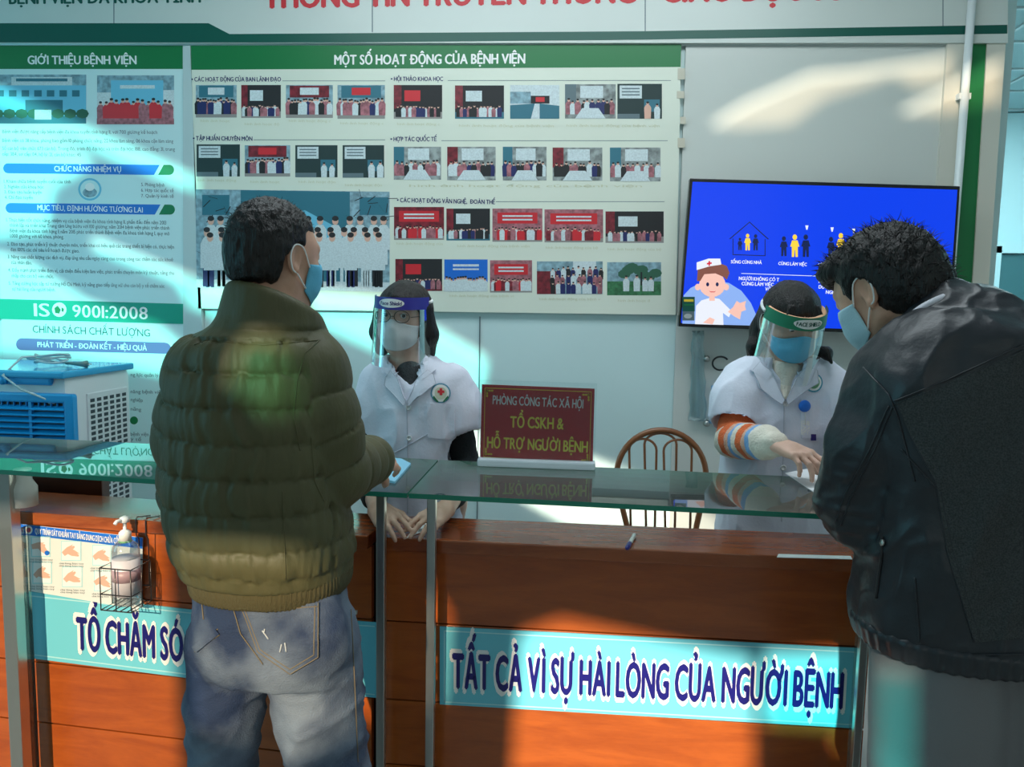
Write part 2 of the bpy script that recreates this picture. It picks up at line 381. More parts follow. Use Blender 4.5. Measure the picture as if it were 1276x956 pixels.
def mesh_obj(name, V, Fc, mats, parent=None, mi=None):
    me = bpy.data.meshes.new(name); n = len(Fc); me.vertices.add(len(V)); me.vertices.foreach_set('co', np.asarray(V, np.float32).ravel())
    me.loops.add(4*n); me.loops.foreach_set('vertex_index', np.asarray(Fc, np.int32).ravel())
    me.polygons.add(n); me.polygons.foreach_set('loop_start', np.arange(0, 4*n, 4, dtype=np.int32))
    for m in (mats if isinstance(mats, (list, tuple)) else [mats]): me.materials.append(m)
    if mi is not None: me.polygons.foreach_set('material_index', np.asarray(mi, np.int32))
    me.polygons.foreach_set('use_smooth', np.ones(n, bool)); me.update(calc_edges=True); me.validate()
    o = bpy.data.objects.new(name, me); return link(o, parent)
def bvh(V, Fc): return BVHTree.FromPolygons([tuple(q) for q in V], Fc.tolist())
class Proj:
    """lays outlines given in photo pixels (or along any axis) onto a surface"""
    def __init__(s, tree, eye=None, axis=None, to=None): s.t = tree; s.eye = CAM if eye is None else np.asarray(eye)
    def hit(s, px, py, off=0.):
        d = nrm(ray(px, py)); h = s.t.ray_cast(Vector(CAM), Vector(d))
        if h[0] is None: return None, None
        n = np.array(h[1]); n = n if n@d < 0 else -n
        return np.array(h[0])+n*off, n
    def line(s, pts, off=0., step=3.):
        out = []
        for a, b in zip(pts[:-1], pts[1:]):
            k = max(1, int(math.hypot(b[0]-a[0], b[1]-a[1])/step))
            for i in range(k): out.append((a[0]+(b[0]-a[0])*i/k, a[1]+(b[1]-a[1])*i/k))
        out.append(pts[-1]); r = []
        for q in out:
            h, n = s.hit(*q, off)
            if h is not None and (not r or np.linalg.norm(h-r[-1]) < .06): r.append(h)
        return r
    def patch(s, mb, outline, mt, off=.002, thick=.002, step=4.):
        """a closed sheet of cloth over the outline (photo pixels)"""
        o = []
        for a, b in zip(outline, outline[1:]+outline[:1]):
            k = max(1, int(math.hypot(b[0]-a[0], b[1]-a[1])/step))
            o += [Vector((a[0]+(b[0]-a[0])*i/k, a[1]+(b[1]-a[1])*i/k)) for i in range(k)]
        xs = [q.x for q in o]; ys = [q.y for q in o]; n0 = len(o); pts = list(o)
        y = min(ys)+step/2
        while y < max(ys):
            x = min(xs)+step/2
            while x < max(xs): pts.append(Vector((x, y))); x += step
            y += step
        v, e, f, *_ = geometry.delaunay_2d_cdt(pts, [], [list(range(n0))], 2, 1e-4)
        A = []; B = []; ok = []
        last = None
        for q in v:
            h, n = s.hit(q.x, q.y)
            ok.append(h is not None)
            if h is None: h, n = V3(0, 0, 0), V3(0, 0, 1)
            A.append(h+n*(off+thick)); B.append(h+n*(off-.002))
        k = len(A); fs = [q for q in f if all(ok[i] for i in q)]; cnt = {}
        def span(q): return max(np.linalg.norm(A[q[i]]-A[q[i-1]]) for i in range(len(q)))
        fs = [q for q in fs if span(q) < .05]
        for q in fs:
            for i in range(len(q)): cnt[(q[i], q[(i+1) % len(q)])] = 1
        par = list(range(k))
        def root(i):
            while par[i] != i: par[i] = par[par[i]]; i = par[i]
            return i
        for q in fs:
            for i in q[1:]: par[root(i)] = root(q[0])
        num = {}
        for q in fs: num[root(q[0])] = num.get(root(q[0]), 0)+1
        if not num: return
        big = max(num, key=num.get); fs = [q for q in fs if root(q[0]) == big]; cnt = {(q[i], q[(i+1) % len(q)]): 1 for q in fs for i in range(len(q))}
        F2 = [list(q) for q in fs]+[[i+k for i in q][::-1] for q in fs]
        for (a, b) in cnt:
            if (b, a) not in cnt: F2.append([b, a, a+k, b+k])
        use = sorted({i for q in F2 for i in q}); at = {i: j for j, i in enumerate(use)}; AB = A+B
        mb.add([AB[i] for i in use], [[at[i] for i in q] for q in F2], mt, False)
def rot(yaw=0, pitch=0, roll=0):
    """columns: right, forward, up of something facing +y, turned by yaw (left), nodding by pitch (down), tilting by roll"""
    return np.array((Matrix.Rotation(yaw, 3, 'Z') @ Matrix.Rotation(-pitch, 3, 'X') @ Matrix.Rotation(roll, 3, 'Y')))
def hand(v, wrist, d, palm, side, curl=(.4, .45, .5, .55), thumb=.5, sz=1., spread=.06, k=.006):
    """wrist -> five fingers; d towards the knuckles, palm = the way the palm faces, side = +1 when the thumb lies to d x palm"""
    d = nrm(d); palm = nrm(np.asarray(palm)-(np.asarray(palm)@d)*d); lat = np.cross(d, palm)*side; W = np.asarray(wrist, float)
    kn = []
    for i, (o, L0) in enumerate(((.030, .088), (.010, .092), (-.010, .088), (-.029, .080))):
        q = W+d*L0*sz+lat*o*sz; kn.append(q)
        v.cone(W+lat*o*.55*sz+d*.008, q, .0155*sz, .0108*sz, .010)
    v.ell(W+d*.05*sz, (.02*sz, .02*sz, .02*sz), k=.02)
    for i, (q, ln) in enumerate(zip(kn, (.070, .078, .073, .058))):
        a = curl[i]; dd = nrm(d+lat*(1.5-i)*spread); p = q; r0 = .0088*sz*(1 if i < 3 else .88)
        for j, fr in enumerate((.44, .31, .25)):
            th = a*(.8, 1.9, 2.7)[j]; e = dd*math.cos(th)+palm*math.sin(th); p2 = p+e*ln*fr*sz
            v.cone(p, p2, r0*(1-.10*j), r0*(1-.10*(j+1)), .003 if j else .005); p = p2
    b = W+d*.022*sz+lat*.022*sz+palm*.006*sz; m = b+(d*.62+lat*.62+palm*.40)*.045*sz
    e = nrm(d*.9+lat*(.45-thumb*.8)+palm*(.25+.6*thumb)); v.cone(b, m, .0150*sz, .0110*sz, .012); m2 = m+e*.032*sz; v.cone(m, m2, .0106*sz, .0094*sz, .005); v.cone(m2, m2+nrm(e+palm*.15-lat*.2*thumb)*.026*sz, .0094*sz, .0072*sz, .004)
    return kn
def head(v, c, R, sc=1., fem=False):
    """c: middle of the head; R columns right, forward, up"""
    q = lambda x, y, z: c+R @ (V3(x, y, z)*sc)
    e = lambda x, y, z, a, b, d, k=.02, **kw: v.ell(q(x, y, z), V3(a, b, d)*sc, R, k*sc, **kw)
    e(0, -.012, .030, .076, .094, .084, 0); e(0, .028, .012, .066, .070, .078, .03)
    e(0, .030, -.042, .056, .060, .062, .03); e(0, .056, -.086, .028 if not fem else .024, .026, .026, .035)
    for s_ in (-1, 1):
        v.cone(q(s_*.055, -.005, -.055), q(s_*.022, .055, -.092), .018*sc, .020*sc, .03*sc)
        e(s_*.044, .060, -.018, .024, .018, .020, .02)                                 # cheekbone
        e(s_*.031, .098, .018, .019, .016, .013, .012, sub=True)                      # eye socket
        e(s_*.031, .080, .017, .0145, .0135, .0125, .003)                             # lids over the eyeball
        v.cone(q(s_*.046, .074, .034), q(s_*.014, .088, .036), .007*sc, .009*sc, .012*sc)  # brow
        e(s_*.076, -.012, -.004, .007, .019, .031, .006); e(s_*.081, -.006, .000, .007, .010, .020, .006, sub=True)
        e(s_*.076, -.005, -.030, .006, .009, .009, .005)
        e(s_*.012, .094, -.024, .0085, .010, .008, .006)
    v.cone(q(0, .084, .026), q(0, .103, -.016), .0075*sc, .011*sc, .010*sc); e(0, .101, -.019, .011, .012, .010, .008)
    e(0, .088, -.052, .024, .012, .0075, .006); e(0, .086, -.062, .020, .012, .0075, .005); e(0, .102, -.0565, .024, .008, .0014, .002, sub=True)
# ------------------------------------------------------------------ colours
WHT = mat('print_white', (.86, .86, .84), .45); NAVY = mat('print_navy', (.012, .018, .11), .5); RED = mat('print_red', (.62, .02, .03), .45)
GRN = mat('print_green', (.004, .17, .045), .4); DKG = mat('print_dark_green', (.0, .085, .06), .4); BLU = mat('print_blue', (.01, .15, .62), .4)
GRY = mat('print_grey', (.12, .17, .19), .6); PALE = mat('print_pale_text', (.60, .60, .42), .6); BLK = mat('print_black', (.012, .012, .014), .6)
BOARD = mat('board_vinyl', (.74, .77, .66), .35, var=.05, vscale=2); CYB = mat('panel_vinyl', (.62, .80, .80), .3)
ALU = mat('aluminium', (.62, .64, .64), .35, .7); PLW = mat('wall_paint', (.60, .76, .76), .38, bump=.02, bscale=30, var=.06, vscale=1.5)
CREAM = mat('cream_trim', (.62, .60, .52), .5); SKINP = mat('print_skin', (.72, .42, .32), .6); HAIRP = mat('print_hair', (.02, .018, .02), .6)
LCY = mat('print_light_blue', (.16, .50, .68), .35); TEAL = mat('print_teal', (.03, .16, .22), .5); PURP = mat('print_purple', (.15, .12, .30), .5)
COATP = mat('print_coat', (.66, .74, .76), .6, var=.18, vscale=160); MAROON = mat('print_maroon', (.26, .02, .035), .4, var=.6, vscale=40); YEL = mat('print_yellow', (.82, .58, .04), .4)
TREEP = mat('print_tree', (.03, .12, .07), .6); SKYP = mat('print_sky', (.30, .48, .56), .6, var=.5, vscale=40); FLR = mat('print_floor', (.30, .28, .26), .6)
PINKP = mat('print_pink', (.48, .17, .20), .6, var=.5, vscale=60); GRASSP = mat('print_grass', (.05, .22, .09), .6, var=.5, vscale=60)
N_ = V3(0, -1, 0)
# ------------------------------------------------------------------ the room
b = MB(); b.box((0, -1.6, -.05), (5.2, 7.0, .05), mat('floor_tile', (.45, .43, .40), .3, var=.12, vscale=3)); struct(b.build('floor'))
b = MB(); b.box((-1.66, .064, 1.65), (3.36, .06, 1.65), PLW); struct(b.build('wall_back'))
b = MB(); b.box((1.76, 1.55, 1.65), (.06, 1.43, 1.65), PLW); struct(b.build('wall_corridor_left'))
TILEW = mat('corridor_paint', (.55, .78, .82), .4); TILEB = mat('corridor_tile', (.40, .66, .74), .25, var=.1, vscale=6)
b = MB(); b.box((3.4, 4.06, 1.65), (1.7, .06, 1.65), TILEW); struct(b.build('wall_corridor_end'))
b = MB(); b.box((3.4, 3.99, .75), (1.7, .01, .75), TILEB)
for k in range(8): b.box((1.9+k*.42, 3.978, .75), (.006, .004, .75), TILEW)
for k in range(4): b.box((3.4, 3.978, .38+.38*k), (1.7, .004, .005), TILEW)
struct(b.build('trim_1'))
b = MB(); b.box((4.6, .3, 1.65), (.06, 3.7, 1.65), TILEW); struct(b.build('wall_corridor_right'))
CEIL = mat('ceiling_tile', (.40, .55, .58), .7)
b = MB(); b.box((0, 1.3, 3.36), (4.9, 2.9, .05), CEIL)
for k in range(12): b.box((-3.6+k*.6+.9, 1.3, 3.305), (.012, 2.9, .008), ALU)
for k in range(10): b.box((0, -1.5+k*.6, 3.305), (4.9, .012, .008), ALU)
struct(b.build('ceiling'))
b = MB(); q = AY(1262, 340, 3.97)
b.box((q[0]+.25, 3.95, 1.02), (.40, .02, 1.02), mat('door_dark', (.05, .16, .18), .4)); struct(b.build('door_1'))
b = MB()
for dx in (-.2, .7): b.box((q[0]+dx, 3.93, 1.05), (.05, .04, 1.06), TILEW)
b.box((q[0]+.25, 3.93, 2.1), (.5, .04, .05), TILEW); struct(b.build('trim_2'))

# header fascia
s = Sheet((0, -.035, 0), N_)
s.slab(-330, -130, 1256, 53.5, .03, mat('fascia_panel', (.62, .66, .62), .35, var=.04, vscale=2))
for x in (142, 464, 804, 1175): s.rect(x-.6, -130, x+.6, 40 if x > 280 else 29, GRY, 1)
s.poly([(-330, 53), (430, 53), (800, 49.5), (1255, 42), (1255, 31), (800, 39), (286, 42.5), (260, 29), (-330, 29)], DKG, 2)
o = s.build('header_fascia'); tag(o, 'long cream header fascia with a dark green stripe across the top of the wall', 'sign board')
t = Sheet((0, -.035, 0), N_); t.text('BỆNH VIỆN ĐA KHOA TỈNH', (12, 5), (250, 3), 15, DKG, .035, 3)
t.build('hospital_name_lettering', o)['label'] = 'dark green lettering'
t = Sheet((0, -.035, 0), N_); t.text('THÔNG TIN TRUYỀN THÔNG - GIÁO DỤC SỨC KHỎE', (330, 10), (1190, -3), 29, RED, .045, 3)
t.build('title_lettering', o)['label'] = 'red lettering'
# trims of the wall
s = Sheet((0, -.02, 0), N_); s.slab(-330, 53.5, 1181, 56.5, .02, ALU); struct(s.build('trim_3'))
s = Sheet((0, -.02, 0), N_)
s.prism([s.P(q)+V3(0, .02, 0) for q in ((229, 640), (262, 640), (237, 57), (228, 57))], N_, .022, mat('strip_grey', (.50, .60, .60), .4)); struct(s.build('trim_4'))
s = Sheet((0, -.025, 0), N_)
def vstrip(x0, x1, x2, x3, mt, yb, t=.025):
    s = Sheet((0, -t, 0), N_); s.prism([s.P(q)+V3(0, t, 0) for q in ((x2, yb), (x3, yb), (x1, 44), (x0, 44))], N_, t, mt); return s
struct(vstrip(1181.5, 1206, 1138.5, 1168, CREAM, 640, .03).build('trim_5'))
struct(vstrip(1210.5, 1230.5, 1167, 1194, GRN, 640, .02).build('trim_6'))
struct(vstrip(1230.8, 1254, 1194.2, 1212, CREAM, 640, .028).build('trim_7'))
a_, b_ = AY(1210, -60, -.05), AY(1166, 640, -.05); a_[0] = b_[0] = (a_[0]+b_[0])/2
b = MB(); b.tube([V3(a_[0], -.056, .02), V3(a_[0], -.056, 3.2)], .016, mat('white_pvc', (.74, .78, .78), .35), 12)
for z in (.6, 1.5, 2.4): b.box((a_[0], -.03, z), (.024, .03, .012), MATS['white_pvc'])
tag(b.build('conduit_pipe'), 'thin white plastic pipe running up beside the green strip', 'pipe')
# plain white wall panel behind the screen
s = Sheet((0, -.012, 0), N_); s.prism([s.P(q)+V3(0, .012, 0) for q in ((832, 700), (1136, 735), (1180.5, 49), (855, 54))], N_, .012, mat('blank_panel', (.60, .62, .58), .28, var=.04, vscale=1.2))
s.rect(854.5, 53.5, 1180.5, 55, ALU, 2)
tag(s.build('blank_wall_panel'), 'tall blank grey white panel on the wall behind the screen', 'panel')
b = MB()                                                         # joints of the lower wall
for x in (598,): q = AY(x, 400, 0); b.box((q[0], -.001, .9), (.0025, .002, .55), GRY)
q = AY(540, 386, 0); b.box((-.7, -.001, q[2]), (1.15, .002, .003), GRY); struct(b.build('trim_8'))

# ------------------------------------------------------------------ printed pictures
rnd = random.Random(4)
def people(s, x0, x1, y, h, mats, n, lay, gap=0):
    for i in range(n):
        x = x0+(x1-x0)*(i+.5)/n+rnd.uniform(-.2, .2)*(x1-x0)/n; hh = h*rnd.uniform(.88, 1.08); w_ = hh*.20; m = rnd.choice(mats)
        s.poly([(x-w_*.9, y), (x+w_*.9, y), (x+w_*1.0, y-hh*.62), (x+w_*.55, y-hh*.78), (x-w_*.55, y-hh*.78), (x-w_*1.0, y-hh*.62)], m, lay+.1*(i % 3))
        s.ell(x, y-hh*.86, hh*.085, hh*.105, SKINP, lay+.3, 8); s.ell(x, y-hh*.92, hh*.085, hh*.065, HAIRP, lay+.35, 8)
def picture(s, x0, y0, x1, y1, kind):
    W, H = x1-x0, y1-y0; X = lambda u: x0+W*u; Yv = lambda v: y0+H*v
    R_ = lambda a, b_, c, d, m, l: s.rect(X(a), Yv(b_), X(c), Yv(d), m, l)
    if kind == 'stage':
        R_(0, 0, 1, 1, BLK, 1); R_(0, 0, .16, .7, MAROON, 2); R_(.22, .16, .55, .48, rnd.choice([RED, COATP, PINKP]), 2); R_(0, .8, 1, 1, rnd.choice([FLR, TEAL, MAROON]), 2); people(s, X(.05), X(.95), Yv(.95), H*.36, [BLK, COATP, PINKP, NAVY], 14, 3)
    elif kind == 'screen':
        R_(0, 0, 1, 1, mat('print_black_green', (.012, .035, .035), .6), 1); R_(.05, .05, .55, .42, COATP, 2)
        for k in range(3): R_(.1, .12+.09*k, .5, .155+.09*k, GRY, 3)
        R_(.6, .45, .95, .8, TEAL, 2); people(s, X(.6), X(.98), Yv(1), H*.5, [COATP, SKINP], 2, 3); R_(0, .86, .5, 1, GRY, 2)
    elif kind == 'group':
        R_(0, 0, 1, 1, SKYP, 1); R_(.08, .02, .92, .38, rnd.choice([TEAL, MAROON, BLU]), 2); R_(.3, .08, .7, .3, rnd.choice([COATP, RED]), 3); R_(0, .8, 1, 1, FLR, 2); people(s, X(.03), X(.97), Yv(.9), H*.50, [BLK, COATP, NAVY, PINKP], 15, 4)
    elif kind == 'table':
        R_(0, 0, 1, 1, mat('print_room', (.36, .40, .39), .6, var=.6, vscale=35), 1); R_(.3, .05, .75, .4, COATP, 2); R_(0, 0, .22, .6, rnd.choice([MAROON, TEAL, GRY]), 2); people(s, X(.02), X(.98), Yv(.88), H*.46, [COATP, BLK, PINKP, NAVY], 10, 3)
        s.poly([(X(.2), Yv(1)), (X(.8), Yv(1)), (X(.66), Yv(.7)), (X(.34), Yv(.7))], COATP, 4)
    elif kind == 'hall':
        R_(0, 0, 1, 1, COATP, 1); R_(.42, .32, .8, .55, BLK, 2); R_(.52, .36, .7, .5, RED, 3)
        s.poly([(X(0), Yv(1)), (X(.42), Yv(1)), (X(.5), Yv(.55)), (X(0), Yv(.6))], TEAL, 3); s.poly([(X(.6), Yv(1)), (X(1), Yv(1)), (X(1), Yv(.62)), (X(.6), Yv(.55))], TEAL, 3)
        R_(0, .2, .42, .55, SKYP, 2)
    elif kind == 'red':
        R_(0, 0, 1, 1, rnd.choice([PINKP, MAROON]), 1); R_(.1, .12, .9, .45, RED, 2)
        for k in range(2): R_(.2, .2+.11*k, .8, .25+.11*k, COATP, 3)
        R_(0, .88, 1, 1, FLR, 2); people(s, X(.04), X(.96), Yv(.95), H*.40, [RED, COATP, PINKP, MAROON], 14, 4)
    elif kind == 'blue':
        R_(0, 0, 1, 1, BLU, 1); R_(.2, .15, .8, .22, COATP, 2); R_(.2, .28, .8, .33, COATP, 2); people(s, X(.02), X(.98), Yv(1), H*.48, [COATP], 15, 3)
    elif kind == 'crowd':
        R_(0, 0, 1, 1, SKYP, 1); R_(.55, 0, .9, .4, COATP, 2); R_(0, .3, .3, 1, MAROON, 2)
        for k in range(3): people(s, X(.2), X(1), Yv(.55+.22*k), H*.4, [COATP, BLK, PINKP, NAVY], 10, 3+k)
    elif kind == 'garden':
        R_(0, 0, 1, 1, SKYP, 1); R_(0, .58, 1, 1, GRASSP, 2)
        for k in range(9): s.ell(X(rnd.uniform(.3, .95)), Yv(rnd.uniform(.1, .45)), W*.12, H*.14, TREEP, 2.2+k*.02, 9)
        R_(.62, .3, .65, .7, BLK, 3); people(s, X(.3), X(.9), Yv(.88), H*.5, [COATP], 4, 4)
    elif kind == 'building':
        R_(0, 0, 1, 1, SKYP, 1); R_(.0, .22, 1, .85, LCY, 2); R_(.2, .05, .85, .22, COATP, 2); R_(.25, .08, .8, .14, TEAL, 3)
        for k in range(7): R_(.04+.135*k, .32, .12+.135*k, .45, TEAL, 3)
        R_(.35, .52, .75, .85, TEAL, 3); R_(0, .85, 1, 1, TEAL, 2.5); R_(.45, .72, .63, .92, COATP, 4)
        for k in range(8): s.ell(X(.05+.13*k), Yv(.8), W*.07, H*.1, TREEP, 3.5, 8)
    elif kind == 'ribbon':
        R_(0, 0, 1, 1, SKYP, 1); R_(.18, .1, .86, .62, LCY, 2); R_(.3, .2, .75, .27, COATP, 3); R_(.86, .3, 1, .9, COATP, 2); R_(0, .35, .18, .9, COATP, 2)
        people(s, X(.02), X(.98), Yv(.9), H*.42, [RED, BLK, RED, PINKP], 14, 4); R_(0, .88, 1, 1, PINKP, 5)
def photos(par, y, lst, group=None):
    for x0, y0, x1, y1, kind in lst:
        s = Sheet((0, y, 0), N_); picture(s, x0, y0, x1, y1, kind); s.build('photo', par)

# left information panel
p = Sheet((0, -.016, 0), N_)
p.prism([p.P(q)+V3(0, .016, 0) for q in ((16, 700), (256, 700), (228, 57), (-14, 57))], N_, .016, CYB)
po = p.build('information_panel'); tag(po, 'tall pale cyan information panel with blue headings behind the air cooler', 'panel')
YB = -.016
s = Sheet((0, YB, 0), N_); s.rect(-12, 57, 228, 86, GRN, 1); s.text('GIỚI THIỆU BỆNH VIỆN', (35, 80), (170, 80), 11, WHT, .03); s.build('header_strip', po)
photos(po, YB, [(-9, 93, 107.5, 154, 'building'), (121, 94, 217, 155, 'ribbon')])
s = Sheet((0, YB, 0), N_)
for y, t, x1 in ((166, 'Bệnh viện được nâng cấp bệnh viện đa khoa tuyến tỉnh hạng II, với 700 giường kế hoạch', 196), (177, 'Bệnh viện có 38 khoa, phòng bao gồm 10 phòng chức năng, 22 khoa lâm sàng, 06 khoa cận lâm sàng', 216), (187, 'Số cán bộ viên chức 673 cán bộ. Trong đó, trình độ đại học và trên đại học: 188, cao đẳng: 31, trung', 218), (194, 'cấp: 384, sơ cấp: 04, hộ lý: 21, cán bộ khác: 45', 101)):
    s.text(t, (3, y), (x1, y+1), 4.6, GRY, 0)
for k, t in enumerate(('1. Khám chữa bệnh tuyến cuối của tỉnh', '2. Nghiên cứu khoa học', '3. Đào tạo huấn luyện', '4. Chỉ đạo tuyến')): s.text(t, (5+k*.3, 228+6.6*k), (5+len(t)*2.25, 228.5+6.6*k), 4.4, GRY, .01)
for k, t in enumerate(('5. Phòng bệnh', '6. Hợp tác quốc tế', '7. Quản lý kinh tế')): s.text(t, (176, 232+7*k), (176+len(t)*2.25, 232.6+7*k), 4.4, GRY, .01)
bd = ['1. Thực hiện tốt chức năng, nhiệm vụ của bệnh viện đa khoa tỉnh hạng II, phấn đấu đến năm 2013', 'thành lập và triển khai Trung tâm Ung bướu với 100 giường; năm 2014 bệnh viện phát triển thành', 'Bệnh viện đa khoa tỉnh hạng I; năm 2015 phát triển thành Bệnh viện đa khoa tỉnh hạng I, quy mô', '1.000 giường với 60 khoa, phòng.', '2. Đào tạo, phát triển kỹ thuật chuyên môn, triển khai có hiệu quả các trang thiết bị hiện có, thực hiện', 'đạt 100% các chỉ tiêu kế hoạch được giao.', '3. Nâng cao chất lượng các dịch vụ, đáp ứng nhu cầu ngày càng cao trong công tác chăm sóc sức khoẻ', 'của nhân dân.', '4. Đẩy mạnh phát triển đơn vị, cải thiện điều kiện làm việc, phát triển chuyên môn kỹ thuật, tăng thu', 'nhập cho cán bộ viên chức.', '5. Tăng cường học tập tư tưởng Hồ Chí Minh, kỹ năng giao tiếp ứng xử cho cán bộ y tế chăm sóc', 'sự hài lòng của người bệnh.']
for k, t in enumerate(bd):
    y = (276, 282.5, 289.5, 296, 306, 313, 322, 329, 338.5, 345.5, 355, 362)[k]; ind = 8 if t[1] == '.' and t[0] in '12345' and k != 3 else 12
    s.text(t, (ind+k*.3, y), (min(217, ind+len(t)*2.12), y+min(217, ind+len(t)*2.12)*.018), 4.6, GRY, 0)
for y, t, x1 in ((469, 'ng lực quản lý, k', 204), (490, 'nâng bệnh viện', 204), (500, 'nghiệp', 178), (511.5, 'năng', 176), (543, 'bệnh viện đa khoa', 206), (549, 'y tế', 176)): s.text(t, (163, y), (x1, y+1), 4.6, GRY, .01)
s.ell(167, 524, 5, 5, GRN); s.build('body_text', po)
for (x0, x1, y0, y1, sk, t, a, b_) in ((4, 199, 203.5, 216, 0, 'CHỨC NĂNG NHIỆM VỤ', (68, 213.5), (151, 214.5)), (7, 200, 253, 265.5, 2, 'MỤC TIÊU, ĐỊNH HƯỚNG TƯƠNG LAI', (47, 262), (178, 265))):
    s = Sheet((0, YB, 0), N_); ym = (y0+y1)/2
    s.poly([(x0+6, y1), (x1-7, y1+2), (x1, y0+2), (x0+6, y0)], BLU, 1); s.ell(x0+6, ym, 6, (y1-y0)/2, BLU, 1.2)
    s.poly([(x1-2, y1+2), (x1+12, y1+2), (x1+12, y0+2), (x1+5, y0+2)], GRN, 1); s.ell(x1+12, ym+2, 6, (y1-y0)/2, GRN, 1.2)
    s.text(t, a, b_, 7, WHT, .02); s.build('heading_bar', po)
s = Sheet((0, YB, 0), N_); s.ell(112, 236, 14.5, 14, LCY, 1, 32); s.ell(112, 236, 12, 11.5, CYB, 1.5, 32); s.ell(112, 240, 9, 6, SKYP, 2); s.ell(112, 233, 6, 5, WHT, 2.5); s.build('emblem', po)
s = Sheet((0, YB-.002, 0), N_); s.poly([(-16, 397), (237, 404), (238, 379), (-16, 372)], mat('strip_green', (.0, .30, .19), .35), 1)
s.text('IS', (43, 394), (62, 394.5), 17, WHT, .02); s.ell(74, 386, 9, 9, WHT, 2); s.poly([(69, 390), (74, 391), (76, 386), (72, 381), (68, 384)], GRN, 3); s.poly([(77, 383), (80, 385), (79, 389), (77, 388)], GRN, 3)
s.text('9001:2008', (91, 395), (184, 398), 16, WHT, .02); s.build('certificate_strip', po)
s = Sheet((0, YB, 0), N_); s.text('CHÍNH SÁCH CHẤT LƯỢNG', (41, 414.5), (187, 419.5), 9.5, DKG, .0)
s.ell(27, 429, 7, 7.5, PURP, 1); s.poly([(27, 436.5), (205, 441), (205, 427), (27, 421.5)], PURP, 1.1); s.ell(205, 434, 8, 7, PURP, 1.2)
s.text('PHÁT TRIỂN - ĐOÀN KẾT - HIỆU QUẢ', (47, 432.5), (183, 437), 6.8, WHT, .02); s.build('motto_bar', po)

# board of hospital activities
p = Sheet((0, -.022, 0), N_)
p.prism([p.P(q)+V3(0, .022, 0) for q in ((247, 384.5), (842, 392.5), (849, 55), (238, 57))], N_, .022, BOARD)
bo = p.build('activities_board'); tag(bo, 'large cream picture board with a green header and rows of printed photos', 'notice board')
YB = -.022
s = Sheet((0, YB, 0), N_); s.poly([(238.5, 87), (848, 83.5), (849, 55.3), (238, 57)], GRN, 1); s.text('MỘT SỐ HOẠT ĐỘNG CỦA BỆNH VIỆN', (417, 80.5), (654, 79), 12.5, WHT, .035); s.build('header_strip', bo)
s = Sheet((0, YB, 0), N_)
for t, x0, y0, x1, y1, l0, l1 in (('CÁC HOẠT ĐỘNG CỦA BAN LÃNH ĐẠO', 242.5, 101.5, 350, 101.5, 352, 480), ('TẬP HUẤN CHUYÊN MÔN', 244.5, 175, 314.5, 175.5, 316, 480), ('HỘI THẢO KHOA HỌC', 491, 101, 552, 101, 558, 836), ('HỢP TÁC QUỐC TẾ', 490.6, 176, 544, 176, 550, 832), ('CÁC HOẠT ĐỘNG VĂN NGHỆ,  ĐOÀN THỂ', 498.7, 252, 616.6, 254.5, 618, 828)):
    h_ = Sheet((0, YB, 0), N_); h_.text(t, (x0, y0), (x1, y1), 5.6, NAVY, .03); h_.rect(x0-4, y0-3.5, x0-2, y0-1.8, NAVY); h_.rect(l0, y0-1.0, l1, y0-.3, GRY); h_.build('section_heading', bo)
for x0, x1, y in ((250, 288, 152), (305, 348, 156), (360, 412, 152), (424, 478, 155), (246, 296, 226), (312, 350, 228), (372, 418, 228), (430, 476, 232), (495, 548, 156), (572, 690, 158), (706, 822, 158), (510, 800, 233), (494, 552, 305), (570, 660, 308), (680, 745, 310), (757, 824, 312), (560, 640, 370), (672, 748, 374), (770, 810, 376)):
    s.text('hình ảnh hoạt động của bệnh viện'[:max(8, int((x1-x0)/2.6))], (x0, y), (x1, y+.4), 3.2, PALE, 0)
s.build('caption_lettering', bo)
photos(bo, YB, [(244, 106, 295, 146.5, 'group'), (300.7, 106, 350, 147, 'stage'), (356.4, 106, 414.8, 147, 'group'), (420.6, 106, 479.6, 148, 'group'),
 (245, 180, 299, 220, 'screen'), (305, 181, 361.6, 220, 'group'), (368, 181, 420.6, 221, 'screen'), (427, 181, 478.7, 221.5, 'screen'),
 (490.7, 106, 551, 148, 'stage'), (567, 106.5, 628, 148, 'stage'), (635.7, 106, 697, 148, 'hall'), (704, 105, 767.3, 147.7, 'table'), (769.3, 104.5, 824.8, 148, 'screen'),
 (490.7, 183, 549.6, 224, 'table'), (557.3, 183, 617.6, 224.7, 'table'), (626.6, 183, 681, 225, 'table'), (688.6, 184, 750.5, 225.3, 'table'), (760, 184, 823, 226, 'table'),
 (491, 258, 553.3, 299, 'red'), (556.3, 260, 610.6, 299.7, 'stage'), (613.6, 260, 675.9, 301.3, 'red'), (678.5, 261, 751.5, 302, 'red'), (754.5, 263.5, 827, 302.7, 'stage'),
 (492.7, 322.8, 551, 362.6, 'stage'), (553.7, 323.4, 607.6, 363.3, 'blue'), (610.6, 324.4, 663, 364.6, 'red'), (669, 325.8, 751, 366.6, 'crowd'), (756.5, 326.8, 823.8, 368, 'garden')])
s = Sheet((0, YB, 0), N_)                                        # the staff photograph
s.poly([(245, 358), (485.5, 364), (485.5, 239), (243.6, 236)], SKYP, 1); s.poly([(300, 362), (436, 362), (436, 239), (300, 237)], TEAL, 2); s.poly([(310, 300), (436, 300), (436, 292), (380, 262), (310, 275)], LCY, 2.2)
s.poly([(245, 358), (485.5, 364), (485.5, 352), (245, 348)], COATP, 3); s.rect(252, 243, 286, 268, TEAL, 2); s.rect(448, 246, 484, 268, TEAL, 2)
